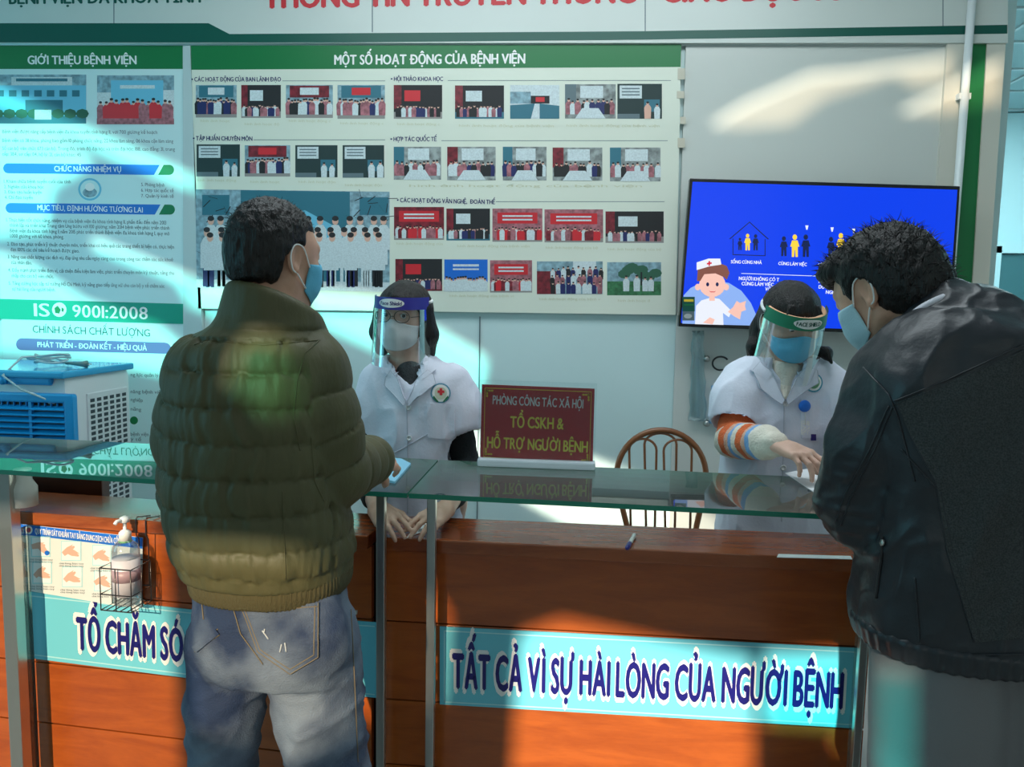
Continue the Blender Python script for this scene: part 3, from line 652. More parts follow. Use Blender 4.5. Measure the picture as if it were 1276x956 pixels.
for k in range(40):
    x = rnd.choice([rnd.uniform(246, 298), rnd.uniform(438, 485)]); y = rnd.uniform(242, 330); a = rnd.uniform(0, 3); s.poly([(x, y), (x+12*math.cos(a), y-12*math.sin(a)), (x+12*math.cos(a)+.8, y-12*math.sin(a)+.8), (x+.8, y+.8)], BLK, 2.6)
for xs, y, h in (((263, 275, 384, 399, 418, 436, 449, 466, 478), 330, 62), ((258, 276, 396, 412, 429, 441, 455, 469), 357, 76), ((262, 277, 398, 414, 437, 458, 472), 358, 70)):
    for x in xs:
        s.poly([(x-5, y), (x-1, y), (x-1, y-h*.35), (x+1, y-h*.35), (x+1, y), (x+5, y), (x+5, y-h*.4), (x-5, y-h*.4)][::-1], rnd.choice([NAVY, COATP, BLK]), 4)
        s.poly([(x-8, y-h*.3), (x+8, y-h*.3), (x+8, y-h*.7), (x+4, y-h*.8), (x-4, y-h*.8), (x-8, y-h*.7)], COATP, 4.4+rnd.random()*.4); s.ell(x, y-h*.88, 4, 5.2, SKINP, 5, 10); s.ell(x, y-h*.93, 4.2, 3.4, HAIRP, 5.1, 10)
s.build('staff_photo', bo)
# ------------------------------------------------------------------ unseen entrance front, added with openings shaped to cast the sun patches, some tinted
FY = -6.0
def toF(px, py, y, o=None, n=None):
    P = AP(px, py, o, n) if o is not None else AY(px, py, y); t = (FY-P[1])/SUN[1]; Q = P+SUN*t; return Vector((Q[0], Q[2]))
LO = V3(-.50, -1.62, 0); LA = math.radians(-4.5); LN = V3(math.sin(LA), -math.cos(LA), 0)
OPEN = [
 ([(-30, 100), (-30, 124), (250, 242), (250, 226)], 0, 'c'),
 ([(-40, 150), (60, 165), (120, 205), (70, 235), (60, 290), (-40, 300)], 0, 'c'),
 ([(-30, 310), (40, 330), (110, 378), (200, 408), (236, 438), (236, 474), (100, 446), (-30, 434)], 0, 'c'),
 ([(222, 350), (340, 370), (352, 394), (300, 404), (240, 384)], 0, 'c'),
 ([(390, 366), (480, 374), (606, 446), (594, 524), (540, 500), (470, 436), (400, 404)], 0, 'c'),
 ([(120, 300), (250, 352), (250, 362), (120, 312)], 0, 'c'),
 ([(886, 158), (930, 130), (1012, 95), (1060, 92), (1106, 86), (1180, 76), (1180, 106), (1140, 112), (1112, 96), (1070, 112), (1030, 124), (1000, 146), (985, 158), (920, 162)], 0, 'e'),
 ([(1120, 142), (1184, 112), (1245, 82), (1245, 130), (1184, 146)], 0, 'e'),
 ([(306, 418), (356, 418), (378, 500), (350, 530), (296, 480)], -2.13, 'g'),
 ([(240, 680), (400, 690), (448, 760), (440, 900), (360, 956), (240, 900), (232, 760)], -2.10, 'd'),
 ([(650, 790), (700, 772), (830, 800), (935, 822), (940, 1000), (636, 1000), (645, 850)], -1.62, 'w'),
 ([(955, 815), (1068, 812), (1068, 912), (950, 905)], -1.62, 'c'),
 ([(1082, 842), (1106, 838), (1122, 980), (1080, 980)], -2.05, 'c'),
 ([(-20, 640), (205, 650), (228, 990), (-20, 990)], None, 'd')]
pts = [Vector(q) for q in ((-7.5, 0), (3.5, 0), (3.5, 5.6), (-7.5, 5.6))]; fcs = [[0, 1, 2, 3]]; pol = []
for px, y, c in OPEN:
    q = [toF(a, b_, y, LO if y is None else None, LN) for a, b_ in px]
    ar = sum(q[i-1].x*q[i].y-q[i].x*q[i-1].y for i in range(len(q)))
    if ar < 0: q = q[::-1]
    pol.append((q, c)); fcs.append(list(range(len(pts), len(pts)+len(q)))); pts += q
v2, _, f2, _, _, of = geometry.delaunay_2d_cdt(pts, [], fcs, 1, 1e-5)
keep = [list(f) for f, o in zip(f2, of) if list(o) == [0]]
b = MB(); k = len(v2)
b.add([(q.x, FY, q.y) for q in v2], keep, PLW); struct(b.build('entrance_gobo_wall'))
PANE = {'c': glassmat('cyan_pane', (.20, .95, .97), .3), 'g': glassmat('green_pane', (.14, .46, .30), .3), 'd': glassmat('dim_warm_pane', (.62, .54, .44), .3), 'e': glassmat('dimmer_warm_pane', (.36, .30, .23), .3), 'w': glassmat('clear_pane', (.95, .93, .9), .3)}  # tints chosen to set the colour and strength of each cast sun patch
for i, (q, c) in enumerate(pol):
    if c == 'w': continue
    b = MB(); b.add([(v_.x, FY-.012-.004*i, v_.y) for v_ in q], [list(range(len(q)))], PANE[c]); struct(b.build('gobo_pane_%d' % (i+1)))

# ------------------------------------------------------------------ reception counter
WOOD = woodmat('cherry_veneer', (.42, .092, .015), (.30, .058, .010)); WOODT = woodmat('cherry_top', (.36, .085, .022), (.21, .04, .010), rough=.22); WDARK = mat('dark_wood', (.05, .014, .006), .4)
STEEL = mat('stainless', (.50, .50, .47), .28, .9)
def RL(x, y, z, left):
    """counter frame -> world: x along the front, y into the counter"""
    if not left: return V3(x, LO[1]+y, z)
    c, s_ = math.cos(LA), math.sin(LA); return LO+V3(x*c-y*s_, x*s_+y*c, z)
def bx(mb, x0, x1, y0, y1, z0, z1, mt, left, bev=.002):
    bm = bmesh.new(); bmesh.ops.create_cube(bm, size=1)
    for q in bm.verts: q.co = Vector(((x0+x1)/2+q.co.x*(x1-x0), (y0+y1)/2+q.co.y*(y1-y0), (z0+z1)/2+q.co.z*(z1-z0)))
    if bev: bmesh.ops.bevel(bm, geom=bm.edges[:], offset=bev, segments=2, profile=.6, affect='EDGES')
    for q in bm.verts: q.co = Vector(RL(*q.co, left))
    mb.bm(bm, (0, 0, 0), mt)
def counter(left, x0, x1, label):
    r = thing('reception_counter', tuple(RL((x0+x1)/2, .09, 0, left)), label, 'counter')
    b = MB(); bx(b, x0, x1, .02, .165, .0, .885, WDARK, left); b.build('carcass', r)
    for z0, z1 in ((.05, .297), (.301, .476), (.480, .688), (.692, .884)):
        b = MB(); bx(b, x0, x1, 0, .0195, z0, z1, WOOD, left, .0015); b.build('front_panel', r)
    b = MB(); bx(b, x0, x1, -.03, .175, .886, .92, WOODT, left, .003); b.build('ledge', r)
    return r
cr = counter(False, .018, 1.118-.0, 'cherry wood reception counter with the wide blue slogan sign on its front') if False else counter(False, -.497, .725, 'cherry wood reception counter below the red desk sign')
cl = counter(True, -1.65, -.018, 'cherry wood reception counter carrying the hand hygiene poster, behind the padded jacket')
# glass shelf and its posts
GL = glassmat('clear_glass', (.88, .96, .93), 1.0, .012, .05, .10); GE = mat('glass_edge', (.03, .26, .17), .15)
gs = thing('glass_shelf', (-.4, -1.72, 0), 'clear glass shelf on steel posts running along above both counters', 'glass shelf')
def glass_top(fr, bk, lab=None):
    z0, z1 = 1.043, 1.055; v = []; n = len(fr)
    for z in (z0, z1):
        v += [(q[0], q[1], z) for q in fr]+[(q[0], q[1], z) for q in bk]
    b = MB(); N2 = 2*n
    for i in range(n-1):
        b.add([v[i], v[i+1], v[n+i+1], v[n+i]], [[3, 2, 1, 0]], GL); b.add([v[N2+i], v[N2+i+1], v[N2+n+i+1], v[N2+n+i]], [[0, 1, 2, 3]], GL)
        b.add([v[i], v[i+1], v[N2+i+1], v[N2+i]], [[0, 1, 2, 3]], GE); b.add([v[n+i], v[n+i+1], v[N2+n+i+1], v[N2+n+i]], [[3, 2, 1, 0]], GE)
    for i in (0, n-1): b.add([v[i], v[n+i], v[N2+n+i], v[N2+i]], [[0, 1, 2, 3]], GE)
    b.build('glass_top', gs)
glass_top([(-2.1, -1.60), (-1.493, -1.652), (-1.0, -1.694), (-.402, -1.724)], [(-2.1, -1.20), (-1.52, -1.225), (-1.05, -1.265), (-.402, -1.322)])
glass_top([(-.398, -1.7245), (.04, -1.738), (.78, -1.768)], [(-.398, -1.3225), (.04, -1.341), (.78, -1.380)])
def post(px, py, y, hw):
    P = AY(px, py, y); b = MB(); b.box((P[0], y, .521), (hw, hw, .521), STEEL, bev=.002); b.box((P[0], y, .008), (hw+.02, hw+.02, .008), STEEL, bev=.002); b.build('post', gs); return P
post(475, 810, -1.695, .0105); post(536.8, 810, -1.695, .0105)
pl = post(19, 790, -1.62, .018); pr = post(1078, 760, -1.70, .009)
b = MB(); q = RL((pl[0]-LO[0]), 0, 0, True); b.box((pl[0]+.006, (pl[1]+q[1])/2-.004, .45), (.004, abs(q[1]-pl[1])/2-.020, .43), GL); b.build('side_pane', gs)
b = MB(); b.box((pr[0]+.012, -1.66, .45), (.004, .032, .43), GL); b.build('side_pane', gs)
b = MB(); b.lathe([(.034, 0), (.034, .05), (.022, .07), (.022, .10)], (pl[0]+.02, pl[1]+.03, .945), mat('clamp_white', (.6, .6, .56), .3), 16); b.build('clamp', gs)
# brown cabinet side behind the left ledge
q0 = AY(20, 600, -1.30); q1 = AY(119, 600, -1.30)
b = MB(); b.box(((q0[0]+q1[0])/2-.25, -1.25, .495), ((q1[0]-q0[0])/2+.25, .02, .495), woodmat('brown_panel', (.10, .022, .008), (.06, .014, .006)), bev=.003)
tag(b.build('back_panel'), 'dark brown wooden panel standing behind the counter under the glass, by the air cooler', 'panel')

# signs on the counter fronts
SGB = mat('sign_blue', (.16, .58, .70), .22); SGE = mat('sign_edge', (.42, .75, .80), .25); INK = mat('sign_ink', (.012, .010, .15), .3)
s = Sheet((0, LO[1]-.004, 0), N_); s.prism([s.P(q)+V3(0, .003, 0) for q in ((548, 878), (1068, 908), (1071, 808), (548, 781))], N_, .003, SGB)
so_ = s.build('counter_sign'); tag(so_, 'long light blue slogan sign on the counter front below the pen', 'sign')
s = Sheet((0, LO[1]-.004, 0), N_)
for a, c, d, e in (((553, 785.5), (1066, 812), (1066, 813.5), (553, 787)), ((553, 874), (1063, 902.5), (1063, 904), (553, 875.5)), ((553, 786), (554.5, 786), (554.5, 875), (553, 875)), ((1064.5, 813), (1066, 813), (1063, 903), (1061.5, 903))): s.poly([d, c, a, e] if False else [a, e, d, c], SGE, 1)
T = 'TẤT CẢ VÌ SỰ HÀI LÒNG CỦA NGƯỜI BỆNH'
s.text(T, (562, 858.5), (1051, 885), 48, WHT, .075, 2); s.text(T, (564.5, 856.5), (1048.5, 882.5), 44.5, INK, .045, 4); s.build('lettering', so_)
s = Sheet(LO+LN*.004, LN); s.prism([s.P(q)-LN*.003 for q in ((35, 820), (248, 847), (470, 870), (471, 776), (248, 761), (33, 737))], LN, .003, SGB)
so_ = s.build('counter_sign'); tag(so_, 'light blue sign on the counter front half hidden by the person in jeans', 'sign')
s = Sheet(LO+LN*.004, LN)
for q in ([(39, 742), (39, 743.5), (248, 766), (467, 781.5), (467, 780), (248, 764.5)], [(40, 815), (40, 816.5), (248, 843), (467, 866.5), (467, 865), (248, 841.5)], [(38.5, 742), (40, 815), (41.5, 815), (40, 742)]): s.poly(q, SGE, 1)
s.text('TỔ CHĂM SÓC', (94, 810), (246.5, 828.5), 45, WHT, .075, 2); s.text('TỔ CHĂM SÓC', (97, 808.5), (244, 826), 41.5, INK, .045, 4); s.build('lettering', so_)
# hygiene poster
s = Sheet(LO+LN*.008, LN); s.prism([s.P(q)-LN*.0015 for q in ((30, 735.5), (146, 755), (176, 757), (178, 670), (25.5, 653))], LN, .0015, mat('poster_paper', (.74, .76, .74), .4))
hp = s.build('hygiene_poster'); tag(hp, 'white hand hygiene poster with a blue heading and drawings of washing hands', 'poster')
s = Sheet(LO+LN*.008, LN); s.poly([(25.7, 653.3), (26.4, 666), (177.6, 684), (178, 670.3)], BLU, 1); s.ell(36, 660.5, 4.8, 5.4, WHT, 2); s.ell(36, 660.5, 2.8, 3.2, RED, 3)
s.text('QUY TRÌNH SÁT KHUẨN TAY BẰNG DUNG DỊCH CHỨA CỒN', (44, 665), (150, 678), 7.2, WHT, .03)
for x0, y0, x1, y1 in ((39, 668.5, 63, 694), (76, 674, 101.5, 699), (115, 679, 139, 705), (40.5, 700, 65, 727.5), (77.5, 706, 103, 732), (117, 711, 140, 737)):
    s.rect(x0, y0, x1, y1, SGE, 1); s.rect(x0+1.2, y0+1.2, x1-1.2, y1-1.2, WHT, 2); w_, h_ = x1-x0, y1-y0
    a = rnd.uniform(-.4, .4)
    for k in (-1, 1):
        cx, cy = x0+w_*(.5+k*.1), y0+h_*(.52+k*.08); c_, s_ = math.cos(a+k*.5), math.sin(a+k*.5)
        R2 = lambda u, v_: (cx+u*c_-v_*s_, cy+u*s_+v_*c_)
        s.poly([R2(-9, -3)[:2], R2(-9, 3), R2(0, 4), R2(8, 2), R2(8, 0), R2(5, -1), R2(8, -2), R2(0, -4)], SKINP, 3+k*.3)
    for k in range(2): s.text('chà lòng bàn tay', (x0-2, y1+4+3*k), (x1+3, y1+4.6+3*k), 2.2, GRY, 0)
s.ell(59, 689, 3, 3, BLU, 4); s.build('print', hp)

# sanitiser bottle in its wire basket
BC = AP(157, 700, LO+LN*.062, LN); zt = lambda py: AP(157, py, LO+LN*.062, LN)[2]
zb = zt(752)
bt = thing('sanitizer_bottle', (BC[0], BC[1], zb), 'clear pump bottle of hand sanitizer hanging in the wire basket beside the poster', 'bottle')
PLAS = glassmat('clear_plastic', (.88, .92, .94), .6, .08, .06); b = MB(); H = zt(672)-zb
b.lathe([(.001, .002), (.030, .002), (.034, .008), (.034, H*.83), (.031, H*.90), (.016, H*.985), (.0135, H)], (BC[0], BC[1], zb), PLAS, 28); b.build('bottle_body', bt)
b = MB(); b.lathe([(.0345, H*.16), (.0345, H*.72)], (BC[0], BC[1], zb), mat('bottle_label', (.70, .66, .72), .4), 28)
b.lathe([(.0349, H*.38), (.0349, H*.56)], (BC[0], BC[1], zb), mat('label_red', (.45, .30, .34), .4), 28)
lb = b.build('label', bt)
b = MB(); PUMP = mat('pump_white', (.80, .80, .78), .3)
b.lathe([(.0155, H*.98), (.0155, H+.018), (.010, H+.024), (.0045, H+.026), (.0045, H+.044), (.012, H+.046), (.012, H+.058), (.004, H+.062)], (BC[0], BC[1], zb), PUMP, 18)
e = np.array(LN)+V3(-.25, 0, 0); q = V3(BC[0], BC[1], zb+H+.053); b.tube([q, q+nrm(e)*.024, q+nrm(e)*.030+V3(0, 0, -.006)], .0048, PUMP, 8); b.build('pump', bt)
b = MB(); b.lathe([(.016, H*.96), (.016, H*.985)], (BC[0], BC[1], zb), mat('pump_green', (.25, .6, .25), .4), 18); b.build('collar', bt)
WIRE = mat('basket_wire', (.10, .09, .09), .35, .8); bk = thing('wire_basket', (BC[0], BC[1], zb-.008), 'small dark wire basket hooked over the ledge and holding the sanitizer bottle', 'basket')
b = MB(); ur = nrm(np.cross(V3(0, 0, 1), LN)); o_ = V3(BC[0], BC[1], 0); c_ = .044
def ring(z, n=4): return [o_+ur*a+LN*d+V3(0, 0, z) for a, d in ((-c_, -c_+.006), (c_, -c_+.006), (c_, c_), (-c_, c_))]
for z in (zb-.004, zb+H*.22, zb+H*.62): b.tube(ring(z), .0017, WIRE, 6, True)
for a, d in ((-c_, c_), (0, c_), (c_, c_), (c_, -c_+.006), (-c_, -c_+.006), (c_, 0), (-c_, 0)): b.tube([o_+ur*a+LN*d+V3(0, 0, zb-.004), o_+ur*a+LN*d+V3(0, 0, zb+H*.62)], .0015, WIRE, 6)
for a in (-.03, -.01, .01, .03): b.tube([o_+ur*a+LN*c_+V3(0, 0, zb-.004), o_+ur*a-LN*(c_-.006)+V3(0, 0, zb-.004)], .0015, WIRE, 6)
for a in (.012, .04):
    b.tube([o_+ur*a-LN*.038+V3(0, 0, zb+H*.22), o_+ur*a-LN*.038+V3(0, 0, .868), o_+ur*a-LN*.0285+V3(0, 0, .880), o_+ur*a-LN*.0285+V3(0, 0, .922), o_+ur*(a+.003)-LN*.031+V3(0, 0, .930), o_+ur*(a+.006)-LN*.045+V3(0, 0, .926), o_+ur*(a+.01)-LN*.075+V3(0, 0, .9225)], .0016, WIRE, 6)
b.build('wire_frame', bk)

# red desk sign on the glass
SY = -1.372; s = Sheet((0, SY, 0), N_); ACR = glassmat('acrylic', (.94, .97, .97), .8, .02)
ds = thing('desk_sign', tuple(AZ(668, 584, 1.055)), 'red desk sign with gold letters in a clear acrylic stand', 'sign')
s.prism([s.P(q)+V3(0, .003, 0) for q in ((598.5, 572), (738.5, 580), (741, 484.5), (600.5, 479))], N_, .003, mat('sign_red', (.52, .018, .030), .25)); s.build('red_panel', ds)
s = Sheet((0, SY, 0), N_)
for q in ([(604, 483), (604, 484), (737, 489), (737, 488)], [(602.5, 569), (602.5, 570), (735, 577.5), (735, 576.5)], [(604, 483), (602.5, 569), (603.2, 569), (604.7, 483)], [(736.5, 488), (734.3, 577), (735, 577), (737.2, 488)]): s.poly(q, YEL, 1)
for x, y, a, c in ((605, 485, 1, 1), (735.5, 490, -1, 1), (603.5, 568, 1, -1), (734, 575.5, -1, -1)):
    for k in range(3): s.ell(x+a*(2+3.2*k), y+c*2, 1.7, 1.3, YEL, 2, 8); s.ell(x+a*2, y+c*(2+3.2*k), 1.3, 1.7, YEL, 2, 8)
s.text('PHÒNG CÔNG TÁC XÃ HỘI', (614, 503.5), (726.5, 509), 11.5, mat('letter_silver', (.78, .74, .76), .4), .025)
GOLD = mat('letter_gold', (.88, .72, .08), .35); s.text('TỔ CSKH &', (636, 532.5), (702, 535), 14.5, GOLD, .03); s.text('HỖ TRỢ NGƯỜI BỆNH', (607, 558), (732, 564), 14.5, GOLD, .03); s.build('lettering', ds)
s = Sheet((0, SY-.003, 0), N_); s.prism([s.P(q)+V3(0, .0015, 0) for q in ((596.5, 573), (741, 582), (744, 478), (597, 473))], N_, .0015, ACR); s.build('acrylic_sheet', ds)
b = MB(); q0, q1 = AY(595, 583, SY-.012), AY(741.5, 591, SY-.012); b.box(((q0[0]+q1[0])/2, SY-.003, 1.0665), ((q1[0]-q0[0])/2, .022, .0112), mat('acrylic_white', (.62, .68, .72), .25), bev=.006); b.build('base', ds)

# small things on the ledges
q0, q1 = AZ(790.5, 667, .926), AZ(781, 684, .926); d = q1-q0; b = MB()
pn = thing('ballpoint_pen', tuple((q0+q1)/2-V3(0, 0, .0065)), 'white ballpoint pen with a blue cap lying on the wooden ledge', 'pen')
b.tube([q0, q0+d*.62], .0052, PUMP, 12); b.build('barrel', pn); b = MB(); b.tube([q0+d*.62, q0+d*.93, q0+d], [.0058, .0058, .003], mat('pen_blue', (.03, .03, .25), .3), 12); b.build('cap', pn)
PAP = mat('paper', (.80, .82, .84), .6)
def sheet_on(name, corners, z, label, mt=PAP, t=.0012, cat='paper'):
    b = MB(); b.prism([AZ(x, y, z) for x, y in corners], (0, 0, 1), t, mt); return tag(b.build(name), label, cat)
sheet_on('paper_sheet', ((968, 695), (1062, 697.5), (1060, 693.5), (970, 691)), .9205, 'white paper sheet lying on the wooden ledge near the person in black')
sheet_on('document', ((978, 590), (1024, 620), (1052, 600), (1010, 584)), 1.0555, 'white document on the glass shelf under the pointing hand')
sheet_on('paper_slip', ((505, 672), (545, 655), (552, 645), (520, 655)), .9205, 'white folded paper slip under the hand of the person in glasses')
sheet_on('surgical_mask', ((478, 600), (492, 603), (512, 580), (500, 574), (480, 572)), 1.0555, 'folded light blue mask lying on the glass shelf by the person in jeans', mat('mask_blue', (.22, .50, .66), .7), .006, 'mask')
b = MB(); q = AP(440, 763, LO+LN*.004, LN); b.box(q, (.011, .004, .0045), PUMP, R=Matrix.Rotation(LA, 3, 'Z'), bev=.0015); tag(b.build('paper_tag'), 'tiny white tag on the counter front beside the jeans', 'tag')

# ------------------------------------------------------------------ television
TY = -.14; s = Sheet((0, TY, 0), N_); TVB = mat('tv_black', (.008, .008, .009), .25)
tv = thing('television', tuple(AY(1010, 412, -.1)), 'large flat television showing a bright blue health message on the wall', 'television')
c4 = [(845.5, 407), (1184, 419), (1196.5, 232), (860, 222)]
s.prism([s.P(q)+V3(0, .045, 0) for q in c4], N_, .045, TVB, .003); s.build('case', tv)
EM = lambda n, c, e=1.: mat(n, tuple(x*.1 for x in c), .25, emit=c, estr=e)
SB = EM('screen_blue', (.0, .045, .80), .95); SW = EM('screen_white', (.75, .80, .88)); SYL = EM('screen_yellow', (.90, .62, .05)); SK = EM('screen_ink', (.003, .01, .07)); SS = EM('screen_skin', (.85, .50, .42)); SH = EM('screen_hair', (.20, .07, .05)); SC = EM('screen_pale_blue', (.24, .40, .80)); SR = EM('screen_red', (.6, .02, .05)); SP = EM('screen_shirt', (.75, .78, .86))
Z6 = lambda pts: [(840+x*.3417, 200+y*.3417) for x, y in pts]
s = Sheet((0, TY-.0006, 0), N_); pz = lambda pts, m, l: s.poly(Z6(pts)[::-1], m, l)
s.poly([(848.5, 402.5), (1180.5, 414.5), (1193, 236.5), (863, 226.5)], SB, 0)
pz([(30, 595), (35, 492), (60, 465), (100, 445), (150, 437), (200, 447), (245, 475), (280, 520), (300, 565), (305, 603)], SC, 1)
pz([(213, 345), (213, 285), (216, 285), (216, 342), (330, 346), (330, 349)], SK, 1); pz([(330, 349), (330, 287), (333, 287), (333, 349)], SK, 1); pz([(200, 286), (275, 223), (275, 227), (206, 286)], SK, 1); pz([(275, 223), (346, 287), (340, 287), (275, 227)], SK, 1)
def fig(x, y, h, m, hat=False):
    pz([(x-h*.20, y+h*.05), (x-h*.12, y-h*.22), (x+h*.12, y-h*.22), (x+h*.20, y+h*.05), (x+h*.13, y+h*.05), (x+h*.13, y+h*.5), (x+h*.03, y+h*.5), (x+h*.01, y+h*.2), (x-h*.01, y+h*.2), (x-h*.03, y+h*.5), (x-h*.13, y+h*.5), (x-h*.13, y+h*.05)], m, 2)
    s.ell(840+x*.3417, 200+(y-h*.36)*.3417, h*.10*.3417, h*.12*.3417, m, 2.2, 12)
for a in ((268, 297, 62, SYL), (240, 304, 46, SK), (297, 298, 60, SK), (400, 312, 74, SK), (440, 310, 84, SYL), (480, 310, 84, SK), (572, 316, 78, SK), (608, 305, 84, SYL), (645, 316, 80, SK)): fig(*a)
for x, y in ((484, 245), (576, 252), (655, 257), (835, 264)): pz([(x-6, y-8), (x+6, y-8), (x+2, y+8), (x-2, y+8)], SW, 2)
zt2 = lambda t, a, c, h, o=.03: s.text(t, Z6([a])[0], Z6([c])[0], h*.3417, SW, o)
zt2('SỐNG CÙNG NHÀ', (207, 375), (319, 378), 12); zt2('CÙNG LÀM VIỆC', (380, 381), (483, 385), 12); zt2('CÙNG', (523, 387), (560, 388), 12); zt2('DU', (568, 407), (585, 408), 12)
pz([(245, 411), (700, 427), (700, 429), (245, 413)], SW, 1)
zt2('NGƯỜI KHÔNG CÓ T', (236, 436), (382, 441), 13); zt2('CÙNG LÀM VIỆC,', (246, 455), (366, 459), 13); zt2('VỚ', (332, 475), (352, 476), 13); zt2('KHÓ THỞ', (527, 447), (588, 450), 13); zt2('DU LỊCH, C', (527, 467), (606, 470), 13); zt2('NGHI M', (553, 486), (606, 488), 13)
pz([(76, 597), (80, 530), (100, 510), (135, 500), (165, 505), (185, 525), (210, 550), (200, 572), (178, 556), (180, 600)], SP, 3)
pz([(196, 552), (215, 535), (228, 512), (240, 520), (262, 512), (258, 530), (262, 545), (245, 552), (240, 580), (218, 568)], SS, 3.2); pz([(105, 592), (130, 572), (148, 580), (140, 598)], SS, 3.6)
s.ell(840+139*.3417, 200+452*.3417, 48*.3417, 46*.3417, SS, 4); s.ell(840+86*.3417, 200+462*.3417, 10*.3417, 12*.3417, SS, 3.8); s.ell(840+190*.3417, 200+462*.3417, 10*.3417, 12*.3417, SS, 3.8); s.poly(Z6([(128, 490), (128, 512), (148, 512), (148, 490)]), SS, 3.9)
pz([(83, 440), (86, 395), (110, 378), (160, 372), (192, 385), (202, 410), (192, 435), (180, 425), (150, 412), (110, 415), (95, 440)], SH, 4.4)
pz([(82, 400), (82, 372), (125, 358), (168, 358), (172, 380), (130, 386)], SP, 4.8)
pz([(119, 374), (119, 380), (137, 377), (137, 371)], SR, 5.2); pz([(125, 368), (125, 385), (131, 384), (131, 366)], SR, 5.2)
for x in (122, 157): s.ell(840+x*.3417, 200+452*.3417, 5.5*.3417, 7.5*.3417, SK, 5, 12)
pz([(126, 475), (133, 481), (147, 481), (153, 475), (147, 478), (133, 478)], SR, 5)
s.build('screen', tv)
s = Sheet((0, TY-.001, 0), N_); s.rect(850, 370, 865.5, 388, DKG, 14); s.rect(850, 388, 865, 399.5, GRY, 14); s.rect(852, 373, 864, 376, YEL, 16); s.rect(852, 379, 864, 381, GRN, 16); s.ell(857, 394, 5, 3, ALU, 16); s.build('energy_sticker', tv)
b = MB(); q = AY(1015, 320, -.07); b.box((q[0], -.0535, q[2]), (.2, .040, .12), TVB); b.build('wall_bracket', tv)

# ------------------------------------------------------------------ air cooler
XR = AY(165, 520, -.33)[0]; YF, YBK, ZT = -.76, -.33, AY(165, 458, -.33)[2]; XL = XR-.92
BODY = mat('cooler_grey', (.60, .66, .68), .4); CBL = mat('cooler_blue', (.01, .30, .66), .3); CTR = mat('cooler_lid', (.03, .36, .66), .15)
ac = thing('air_cooler', ((XL+XR)/2, (YF+YBK)/2, 0), 'grey evaporative air cooler with a blue grille and lid by the information panel', 'air cooler')
b = MB(); b.box(((XL+XR)/2, (YF+YBK)/2, ZT/2+.02), ((XR-XL)/2, (YBK-YF)/2, ZT/2-.02), BODY, bev=.035); smooth_angle(b.build('body', ac))
for x in (XL+.08, XR-.08):
    for y in (YF+.07, YBK-.07): b = MB(); b.lathe([(.02, 0), (.025, .02), (.02, .045)], (x, y, 0), BLK, 12); b.build('caster', ac)
b = MB(); b.box(((XL+XR)/2, (YF+YBK)/2-.005, ZT+.006), ((XR-XL)/2+.008, (YBK-YF)/2+.018, .014), CTR, bev=.008); b.build('lid', ac)
b = MB(); b.box(((XL+XR)/2, YF+.02, ZT-.02), ((XR-XL)/2-.05, .03, .016), CBL, bev=.01); b.build('front_band', ac)
for x in (-.60, -.36): 
    b = MB(); b.lathe([(.016, 0), (.016, .012), (.012, .016)], (XR+x+.12, YF-.008, ZT-.02), CBL, 14, (0, -1, 0)); b.build('knob', ac)
fx1 = AY(93, 500, YF-.01)[0]; fz1 = AY(60, 491, YF)[2]; fx0 = fx1-.72; fz0 = fz1-.40
b = MB()
b.box(((fx0+fx1)/2, YF-.008, fz1-.014), ((fx1-fx0)/2, .014, .018), CBL, bev=.008); b.box(((fx0+fx1)/2, YF-.008, fz0), ((fx1-fx0)/2, .014, .016), CBL, bev=.008)
for x in (fx0+.018, fx1-.018): b.box((x, YF-.008, (fz0+fz1)/2), (.020, .0142, (fz1-fz0)/2), CBL, bev=.008)
b.box((fx1-.174, YF-.008, (fz0+fz1)/2), (.006, .012, (fz1-fz0)/2), CBL); b.box((fx1-.36, YF-.008, (fz0+fz1)/2), (.006, .012, (fz1-fz0)/2), CBL); b.build('grille_frame', ac)
b = MB(); b.box(((fx0+fx1)/2, YF-.001, (fz0+fz1)/2), ((fx1-fx0)/2-.03, .003, (fz1-fz0)/2-.02), BLK); b.build('grille_back', ac)
z = fz1-.052
while z > fz0+.02:
    b = MB(); b.box(((fx0+fx1)/2, YF-.012, z), ((fx1-fx0)/2-.036, .014, .0022), CBL, R=Matrix.Rotation(.55, 3, 'X')); b.build('louvre', ac); z -= .0235
z = fz1-.035
for k in range(17): b = MB(); b.box((fx1-.045-.025*k, YF-.006, z), (.0016, .006, .012), CBL); b.build('upright_vane', ac)
b = MB(); vy0, vy1 = YF+.12, YBK-.04; vz1 = AY(140, 486, -.5)[2]; b.box((XR+.002, (vy0+vy1)/2, vz1-.31), (.005, (vy1-vy0)/2, .31), BODY, bev=.004)
for i in range(6):
    for j in range(26): b.box((XR+.0075, vy0+.028+(vy1-vy0-.056)*i/5, vz1-.03-.0222*j), (.0006, .0135, .0068), mat('vent_dark', (.03, .05, .06), .6))
b.build('side_vent', ac)
b = MB(); LC = AY(58, 441, -.6); zl = ZT+.030; pts = []
for i in range(70):
    a = i*.28; r_ = .052+.012*math.sin(i*.41); pts.append(V3(LC[0]+r_*1.35*math.cos(a), -.58+r_*1.0*math.sin(a), zl+.0012*i*.5+.004*math.sin(i*.9)))
CW = mat('cable_grey', (.42, .58, .60), .5); pts += [V3(LC[0]-.06, -.66, zl+.03), V3(LC[0]-.04, YF-.03, ZT+.0), V3(LC[0]+.03, YF-.03, ZT-.05), V3(LC[0]+.12, YF-.02, ZT-.085), V3(XR-.06, YF-.012, ZT-.10), V3(XR-.015, YF+.02, ZT-.11)]
b.tube(pts, .0042, CW, 7); cb = b.build('power_cable', ac)
